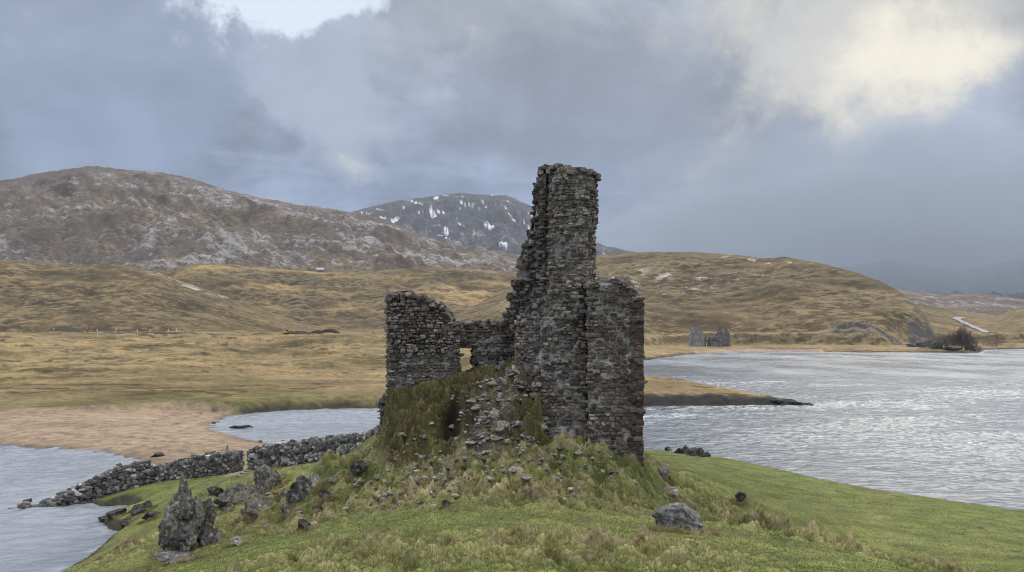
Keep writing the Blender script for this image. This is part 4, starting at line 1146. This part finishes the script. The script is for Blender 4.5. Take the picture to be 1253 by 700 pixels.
# ------------------------------------------------------------------ small made things
def box_mesh(parts):
    V, Fc, n = [], [], 0
    for (c, s, rot) in parts:
        v = np.array([(-1, -1, -1), (1, -1, -1), (1, 1, -1), (-1, 1, -1), (-1, -1, 1), (1, -1, 1), (1, 1, 1), (-1, 1, 1)], float) * np.array(s) / 2
        if rot: 
            Rm = np.array(Matrix.Rotation(rot, 3, 'Y')); v = v @ Rm.T
        V.append(v + np.array(c)); Fc.append(np.array([(0, 3, 2, 1), (4, 5, 6, 7), (0, 1, 5, 4), (1, 2, 6, 5), (2, 3, 7, 6), (3, 0, 4, 7)]) + n); n += 8
    return np.concatenate(V), np.concatenate(Fc)
def boxes(name, parts, m, parent=None, loc=None):
    v, f = box_mesh(parts)
    return link(name, make_mesh(name, v, f, m, smooth=False), parent, loc)

p = Vector((X(278, 78.9), 78.9, H1(X(278, 78.9), 78.9)))
po = boxes('wooden_post', [((0, 0, 1.15), (.16, .16, 2.3), 0.02), ((0, 0, 2.31), (.12, .12, .06), 0.02)], M_wood, None, p)
tag(po, 'weathered grey wooden post rising behind the dry stone wall', 'post')

# driftwood in the bay
def log():
    p = P(296, 524.5)
    pts = np.array([(-1.9, 0, .15), (-1.2, .1, .3), (-.4, 0, .22), (.3, -.1, .32), (1.1, 0, .45), (1.7, .15, .25)])
    rad = np.array([.14, .24, .22, .2, .18, .07])
    V, Fc = [], []
    n = 8
    for i, (q, r_) in enumerate(zip(pts, rad)):
        for k in range(n):
            a = 2 * math.pi * k / n; V.append(q + np.array([0, math.cos(a), math.sin(a)]) * r_ * rng.uniform(.8, 1.2))
    for i in range(len(pts) - 1):
        for k in range(n): Fc.append((i * n + k, i * n + (k + 1) % n, (i + 1) * n + (k + 1) % n, (i + 1) * n + k))
    o = link('driftwood_log', make_mesh('driftwood_log', np.array(V), np.array(Fc), M_rock_dark, smooth=True), None, (p[0], p[1], -.05))
    tag(o, 'dark driftwood log stranded in the shallow bay off the beach', 'log')
log()

# excavators beyond the moor
def excavator(px, py, scale, rz, label):
    p = at(px, py, 500)
    r_ = bpy.data.objects.new('excavator', None); scn.collection.objects.link(r_); r_.location = p; r_.rotation_euler = (0, 0, rz); r_.scale = (scale,) * 3
    tag(r_, label, 'excavator', 'excavators on the moor')
    for sy in (-1, 1):
        boxes('track', [((0, sy * 1.1, .45), (3.6, .6, .75), 0), ((0, sy * 1.1, .45), (4.0, .5, .4), 0)], M_black, r_)
    boxes('body', [((-.6, 0, 1.5), (3.0, 2.6, 1.1), 0), ((-1.6, 0, 1.7), (1.0, 2.5, 1.5), 0)], M_yellow, r_)
    c = boxes('cab', [((.5, -.6, 2.5), (1.5, 1.2, 1.7), 0)], M_glass, r_)
    boxes('roof', [((.5, -.6, 3.4), (1.7, 1.35, .14), 0), ((-.3, -.6, 2.6), (.14, 1.3, 1.7), 0)], M_white, c)
    b = boxes('boom', [((2.4, .4, 2.6), (3.6, .35, .5), -.6), ((4.6, .4, 2.7), (2.4, .3, .4), .7)], M_yellow, r_)
    boxes('arm', [((5.7, .4, 1.5), (.35, .28, 2.2), .25)], M_yellow, r_)
    boxes('bucket', [((5.5, .4, .5), (.8, 1.0, .7), .3)], M_black, r_)
excavator(350, 409, 1.0, 0.1, 'yellow excavator with white cab roof working beside the brown earth bank')
excavator(397, 406, 0.75, 0.5, 'orange digger half hidden at the far end of the earth bank')
def heap(px, py, L, hgt, label):
    p = at(px, py, 500)
    me = rock_mesh('earth_heap', (L / 2, L / 6, hgt), int(px), M_earth, 4, 4, 0.2)
    tag(link('earth_heap', me, None, p), label, 'earth heap')
heap(368, 409, 22, 2.2, 'dug brown earth heap beside the yellow excavator')
heap(385, 408, 14, 2.0, 'dug brown earth heap between the two diggers')
heap(405, 407, 16, 3.0, 'dug earth heap at the far end beyond the second digger')
# roadside marker posts
for k, px in enumerate([66, 106, 119, 142, 168, 184, 206, 216]):
    p = at(px, 406.5, 500)
    o = boxes('marker_post', [((0, 0, 1.0), (.5, .3, 2.0), 0), ((0, 0, 2.0), (.7, .4, .5), 0)], M_white, None, p)
    tag(o, 'small white marker post beside the track across the moor', 'post', 'white posts along the moor track')
# ribbons draped on the ground
def ribbon(name, pix, width, m, lift=0.25, ymin=500):
    P3 = [at(a, b, ymin) for a, b in pix]
    pts = []
    for a, b in zip(P3[:-1], P3[1:]):
        for t in np.linspace(0, 1, 30, endpoint=False): pts.append((a.x + (b.x - a.x) * t, a.y + (b.y - a.y) * t))
    pts.append((P3[-1].x, P3[-1].y)); pts = np.array(pts)
    k = np.ones(9) / 9
    sp = np.c_[np.convolve(np.pad(pts[:, 0], 4, 'edge'), k, 'valid'), np.convolve(np.pad(pts[:, 1], 4, 'edge'), k, 'valid')]
    tg = np.gradient(sp, axis=0); tg /= np.linalg.norm(tg, axis=1, keepdims=True) + 1e-9
    nn = np.c_[-tg[:, 1], tg[:, 0]]
    cols = 5; V = []
    for j in range(cols):
        q = sp + nn * (j / (cols - 1) - .5) * width
        V.append(np.c_[q, height(q[:, 0], q[:, 1]) + lift])
    n = len(sp); V = np.concatenate(V)
    Fc = [(j * n + i, (j + 1) * n + i, (j + 1) * n + i + 1, j * n + i + 1) for j in range(cols - 1) for i in range(n - 1)]
    tag(link(name, make_mesh(name, V, np.array(Fc)[:, ::-1], m)), kind='structure')
ribbon('road', [(1182, 389.5), (1170, 391), (1180, 396), (1192, 401), (1206, 407), (1216, 411)], 9, M_road, 0.9, 700)
ribbon('track', [(60, 405), (100, 406.5), (150, 408), (200, 409.5), (260, 409.5), (330, 410)], 7, M_lroad, 0.3, 500)

# small white house far up the moor
p = at(392, 332, 900)
hs = bpy.data.objects.new('cottage', None); scn.collection.objects.link(hs); hs.location = p
tag(hs, 'tiny white cottage with pale roof far up the moor below the mountain', 'house')
def prism_roof(L, W, z0, z1):
    v = np.array([(-L, -W, z0), (L, -W, z0), (L, W, z0), (-L, W, z0), (-L, 0, z1), (L, 0, z1)], float)
    return v, [np.array([(0, 1, 5, 4), (2, 3, 4, 5), (0, 3, 2, 1)]), np.array([(0, 4, 3), (1, 2, 5)])]
boxes('wall', [((0, 0, 1.4), (15, 7, 2.8), 0)], M_white, hs)
v, f = prism_roof(7.8, 3.8, 2.8, 5.4); link('roof', make_mesh('roof', v, f, M_roof, smooth=False), hs)

# ------------------------------------------------------------------ ruined house across the loch
def wall_panel(name, outline, holes, thick, m, parent, loc, rz):
    bm = bmesh.new()
    edges = []
    for loop in [outline] + holes:
        vs = [bm.verts.new((a, 0, b)) for a, b in loop]
        for i in range(len(vs)): edges.append(bm.edges.new((vs[i], vs[(i + 1) % len(vs)])))
    bmesh.ops.triangle_fill(bm, use_beauty=True, use_dissolve=False, edges=edges)
    r_ = bmesh.ops.extrude_face_region(bm, geom=bm.faces[:])
    bmesh.ops.translate(bm, vec=(0, thick, 0), verts=[q for q in r_['geom'] if isinstance(q, bmesh.types.BMVert)])
    bmesh.ops.recalc_face_normals(bm, faces=bm.faces[:])
    me = bpy.data.meshes.new(name); bm.to_mesh(me); bm.free(); me.materials.append(m)
    o = link(name, me, parent, loc); o.rotation_euler = (0, 0, rz)
    return o
def rect(x0, z0, x1, z1): return [(x0, z0), (x1, z0), (x1, z1), (x0, z1)]
def far_mat(name, a, b):
    m, g = mat(name); p = g.tc('Object')
    n = g.noise(p, 0.35, 6, 0.7); n2_ = g.noise(p, 1.5, 4, 0.6)
    c = g.mix(g.ss(g.m('ADD', g.m('MULTIPLY', n, .7), g.m('MULTIPLY', n2_, .3)), 0.38, 0.62), a, b)
    g.bsdf(c, 0.9, None, 0.1)
    return m
M_far_stone = far_mat('far_grey_stone', (0.13, 0.127, 0.13), (0.34, 0.335, 0.33))
M_far_stone2 = far_mat('far_dark_stone', (0.05, 0.048, 0.05), (0.23, 0.225, 0.22))
hp = at(868, 424, 500); sH = hp.y / F
ho = bpy.data.objects.new('ruined_house', None); scn.collection.objects.link(ho); ho.location = hp
tag(ho, 'roofless gabled house ruin standing on the far loch shore below the hill', 'house ruin')
u = sH
wall_panel('gable_wall', [(-25 * u, -1), (-6 * u, -1), (-6 * u, 13 * u), (-8 * u, 19 * u), (-10 * u, 21 * u), (-11 * u, 24 * u), (-13 * u, 22 * u), (-16 * u, 23.5 * u), (-18 * u, 24.5 * u), (-20 * u, 23 * u), (-22 * u, 19 * u), (-25 * u, 12 * u)],
           [rect(-20 * u, 2.5 * u, -18 * u, 6 * u), rect(-16 * u, 2.5 * u, -14 * u, 6 * u), rect(-11.5 * u, 11.5 * u, -9.8 * u, 15 * u), rect(-17 * u, 13 * u, -15.6 * u, 16 * u)], 1.2, M_far_stone, ho, (0, 0, 0), 0.05)
wall_panel('side_wall', [(0, -1), (14, -1), (14, 8), (10, 9), (8, 6), (5, 10), (0, 9)], [rect(4, 2, 6, 5)], 1.2, M_far_stone2, ho, (-6 * u, 0.4, 0), 1.3)
wall_panel('low_wall', [(-6 * u, -1), (3 * u, -1), (3 * u, 11 * u), (1 * u, 12 * u), (-.3 * u, 7 * u), (-2 * u, 7 * u), (-3 * u, 12 * u), (-4.2 * u, 11 * u), (-4.6 * u, 8 * u), (-6 * u, 10 * u)], [rect(-3 * u, -.4, -1.2 * u, 5.5 * u)], 1.1, M_far_stone2, ho, (0, 3, 0), 0.0)
wall_panel('gable_wall', [(2 * u, -1), (26 * u, -1), (26 * u, 13 * u), (24 * u, 18 * u), (22.5 * u, 19 * u), (21.5 * u, 23 * u), (19.5 * u, 22 * u), (18.5 * u, 17 * u), (15.5 * u, 18 * u), (14.5 * u, 20 * u), (12.5 * u, 22.5 * u), (11 * u, 21 * u), (9.5 * u, 16 * u), (6 * u, 12 * u), (2 * u, 11 * u)],
           [rect(13 * u, 6 * u, 14.3 * u, 10 * u), rect(6 * u, 3 * u, 7 * u, 6 * u)], 1.2, M_far_stone2, ho, (0, 1.5, 0), -0.12)
wall_panel('side_wall', [(0, -1), (12, -1), (12, 7), (8, 9), (4, 8), (0, 9)], [], 1.2, M_far_stone, ho, (25.5 * u, -1.5, 0), 1.75)

# ------------------------------------------------------------------ bare trees and scrub on the far point
def bare_tree(base, hgt, wid, seed, label, cat, name, group=None, twigs=900):
    rg = np.random.default_rng(seed)
    root = bpy.data.objects.new(name, None); scn.collection.objects.link(root); root.location = base
    tag(root, label, cat, group)
    TV, TF = [], []
    def limb(a, b, r0, r1, V, Fc, n=4):
        a = np.array(a); b = np.array(b); dvec = b - a; dvec /= np.linalg.norm(dvec) + 1e-9
        u_ = np.cross(dvec, [0.31, 0.9, 0.2]); u_ /= np.linalg.norm(u_) + 1e-9; w_ = np.cross(dvec, u_)
        s0 = len(V)
        for c, r_ in ((a, r0), (b, r1)):
            for k in range(n):
                t = 2 * math.pi * k / n; V.append(c + (u_ * math.cos(t) + w_ * math.sin(t)) * r_)
        for k in range(n): Fc.append((s0 + k, s0 + (k + 1) % n, s0 + n + (k + 1) % n, s0 + n + k))
    limb((0, 0, -1), (rg.normal(0, .2), 0, hgt * .35), hgt * .03, hgt * .018, TV, TF, 6)
    tips = []
    for k in range(9):
        a = rg.uniform(0, 2 * math.pi); z0 = hgt * rg.uniform(.12, .36)
        e = np.array([math.cos(a) * wid * .32 * rg.uniform(.5, 1), math.sin(a) * wid * .32, hgt * rg.uniform(.5, .75)])
        limb((0, 0, z0), e, hgt * .014, hgt * .006, TV, TF, 5); tips.append(e)
    link('trunk', make_mesh('trunk', np.array(TV), np.array(TF), M_twig), root)
    V, Fc = [], []
    n = twigs
    for k in range(n):
        a = rg.uniform(0, 2 * math.pi); el = math.acos(rg.uniform(-.8, 1)); rad = rg.uniform(.35, 1) ** .6
        e = np.array([math.cos(a) * math.sin(el) * wid / 2 * rad, math.sin(a) * math.sin(el) * wid / 2 * rad, hgt * .45 + math.cos(el) * hgt * .5 * rad])
        e *= 1 + .12 * rg.normal()
        dv = e - np.array([0, 0, hgt * .25]); dv = dv / (np.linalg.norm(dv) + 1e-9) + rg.normal(0, .45, 3)
        l = hgt * rg.uniform(.08, .2)
        limb(e - dv * l * .5, e + dv * l * .5, hgt * .0075, hgt * .002, V, Fc, 3)
    link('crown', make_mesh('crown', np.array(V), np.array(Fc), M_twig), root)
for k, (px, hp_, wp) in enumerate([(1128, 9, 14), (1137, 12, 14), (1145, 16, 15), (1153, 19, 15), (1161, 22, 15), (1169, 27, 15), (1177, 33, 14), (1184, 26, 14), (1191, 17, 12), (1197, 9, 9)]):
    Yt = 620 + rng.uniform(0, 22); xx = X(px, Yt); zz = H1(xx, Yt)
    bare_tree((xx, Yt, zz), hp_ * Yt / F * 0.95, wp * Yt / F, 500 + k, 'bare purplish-brown tree in the thicket on the rocky point', 'tree', 'bare_tree', 'bare trees of the thicket on the point', 420)
for k, (px, hp_, wp) in enumerate([(1207, 8, 14), (1220, 9, 16), (1214, 7, 14), (1236, 5, 16)]):
    Yt = 735 + rng.uniform(0, 15); xx = X(px, Yt)
    bare_tree((xx, Yt, H1(xx, Yt)), hp_ * Yt / F, wp * Yt / F, 540 + k, 'low dark scrub bush at the far shore under the road', 'bush', 'scrub_bush', 'scrub bushes under the road', 500)
for k, (px, py, wp, hp_) in enumerate([(1118, 430, 14, 6), (1134, 430, 20, 11), (1148, 431, 20, 9), (1170, 431.5, 30, 6), (1188, 431, 16, 6)]):
    rock('shore_rock', px, py, wp, hp_, 'black rock at the foot of the thicket on the point', 560 + k, M_scree, group='rocks under the thicket', sub=4, Y=P(px, py)[1] + 4, sink=.25)

# ------------------------------------------------------------------ grass
def grass():
    # blade positions spread evenly over the picture-facing near ground
    def field(n, rmin, rmax):
        r = np.exp(rng.uniform(np.log(rmin), np.log(rmax), n)); t = np.radians(rng.uniform(-33, 33, n))
        return r * np.sin(t), r * np.cos(t)
    V, C = [], []
    def blades(x, y, z, L, lean, wid, colr):
        n = len(x)
        a = rng.uniform(0, 2 * np.pi, n)
        sx, sy = np.cos(a), np.sin(a)
        b = np.c_[x, y, z - 0.01]
        s = np.c_[sx, sy, np.zeros(n)] * wid[:, None]
        tip = b + np.c_[lean, np.sqrt(np.maximum(1 - (lean ** 2).sum(1), 0.1))] * L[:, None]
        V.append(np.stack([b - s, b + s, tip], 1).reshape(-1, 3)); C.append(np.repeat(colr, 3, 0))
    # short turf
    x, y = field(420000, 15, 95)
    h, q = height(x, y, True)
    ok = (q['sd'] > 0.8) & (q['bm'] < .2) & ~((np.abs(y - 46.6) < 2.8) & (x > 1.3) & (x < 6.8)) & ~((q['knoll'] > .5) & (rng.random(len(x)) < .7))
    x, y, h = x[ok], y[ok], h[ok]; q = {k: (v[ok] if k != 'info' else {a: b[ok] for a, b in v.items()}) for k, v in q.items()}
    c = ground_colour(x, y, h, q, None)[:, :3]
    n = len(x); r = np.hypot(x, y)
    c = c * rng.uniform(0.65, 1.55, (n, 1)) * np.array([1.05, 1.05, 0.95])
    blades(x, y, h, rng.uniform(.03, .085, n) * (1 + 1.6 * q['tf']), rng.normal(0, .35, (n, 2)), 0.004 + 0.00022 * r, c)
    # tussocks of long dead grass
    x, y = field(26000, 16, 75)
    hq, qq = height(x, y, True)
    tf = np.clip(np.maximum(tufty(x, y), qq['knoll'] * 0.42), 0, 1)
    inside = (np.abs(y - 46.6) < 2.8) & (x > 1.3) & (x < 6.8)
    k = np.where((rng.random(len(x)) < np.clip(tf - 0.15, 0, 1) ** 1.2 * (0.06 + 0.7 * sm(qq['hump'], 0.1, 0.4)) * np.clip(np.hypot(x, y) / 38, .35, 1.6)) & ~inside)[0]
    print('tussocks', len(k)); k = k[:4200]
    tx, ty = x[k], y[k]
    ex, ey = [], []
    for (rx_, ry_, rw_) in ROCKS + [(-15.9, 43.1, 3.0)]:
        for k_ in range(int(4 + rw_ * 7)):
            a_ = rng.uniform(np.pi, 2 * np.pi); ex.append(rx_ + math.cos(a_) * rw_ * rng.uniform(.5, .62)); ey.append(ry_ + rw_ * .25 + math.sin(a_) * rw_ * rng.uniform(.38, .5))
    tx = np.r_[tx, ex]; ty = np.r_[ty, ey]
    per = 90
    nT = len(tx)
    size = rng.uniform(.12, .34, nT)
    wind = np.array([0.25, -0.2])
    ox = rng.normal(0, 1, (nT, per, 2)) * (size * .38)[:, None, None]
    X_ = (tx[:, None] + ox[..., 0]).ravel(); Y_ = (ty[:, None] + ox[..., 1]).ravel()
    hb = height(X_, Y_)
    q2 = poly_sd(X_, Y_, LAND)
    lean = (ox / (size * .38)[:, None, None] * .55).reshape(-1, 2) + wind + rng.normal(0, .18, (nT * per, 2))
    ln = np.linalg.norm(lean, axis=1, keepdims=True); lean = lean / np.maximum(1, ln / .93)
    L = (np.repeat(size, per) * rng.uniform(.5, 1.15, nT * per))
    base = np.array([(0.44, 0.37, 0.21), (0.34, 0.29, 0.14), (0.52, 0.44, 0.27), (0.21, 0.20, 0.075)])[rng.choice(4, nT, p=[.4, .3, .15, .15])]
    c = np.repeat(base, per, 0) * rng.uniform(.6, 1.35, (nT * per, 1))
    sel = q2 > 0.5
    blades(X_[sel], Y_[sel], hb[sel], L[sel], lean[sel], np.full(sel.sum(), .005) + 0.00022 * Y_[sel], c[sel])
    Vv = np.concatenate(V); Cc = np.concatenate(C)
    me = make_mesh('grass', Vv, np.arange(len(Vv)).reshape(-1, 3), M_grass, Cc, smooth=False)
    tag(link('grass', me), 'short green turf and pale tussocks covering the castle knoll', 'grass', kind='stuff')
    print('tussocks', nT, 'tris', len(Vv) // 3)
grass()

# ------------------------------------------------------------------ air
def volume_mat(name, colr, dens):
    m = bpy.data.materials.new(name); m.use_nodes = True
    t = m.node_tree; t.nodes.clear()
    v = t.nodes.new('ShaderNodeVolumePrincipled'); v.inputs['Color'].default_value = colr + (1,); v.inputs['Density'].default_value = dens
    v.inputs['Anisotropy'].default_value = 0.0
    o = t.nodes.new('ShaderNodeOutputMaterial'); t.links.new(v.outputs[0], o.inputs['Volume'])
    return m
vh, fh = box_mesh([((0, 5500, 420), (30000, 17400, 852), 0)])
tag(link('haze', make_mesh('haze', vh, fh, volume_mat('haze_air', (0.68, 0.80, 1.0), 4.0e-5), smooth=False)), kind='stuff')

def mist(name, cx, cy, cz, rx, ry, rz, dens, seed):
    bm = bmesh.new(); bmesh.ops.create_icosphere(bm, subdivisions=5, radius=1.0)
    v = np.array([p.co[:] for p in bm.verts]); f = np.array([[q.index for q in p.verts] for p in bm.faces]); bm.free()
    v = v * (1 + 0.22 * perlin3(v * 1.8, seed) + 0.10 * perlin3(v * 4.5, seed + 3))[:, None]
    o = link(name, make_mesh(name, v * np.array([rx, ry, rz]), f, volume_mat(name + '_vapour', (0.82, 0.90, 1.0), dens)), None, (cx, cy, cz))
    tag(o, kind='stuff')
mist('rain_mist', X(1160, 5200), 5200, 330, 2300, 1000, 900, 9e-4, 9)
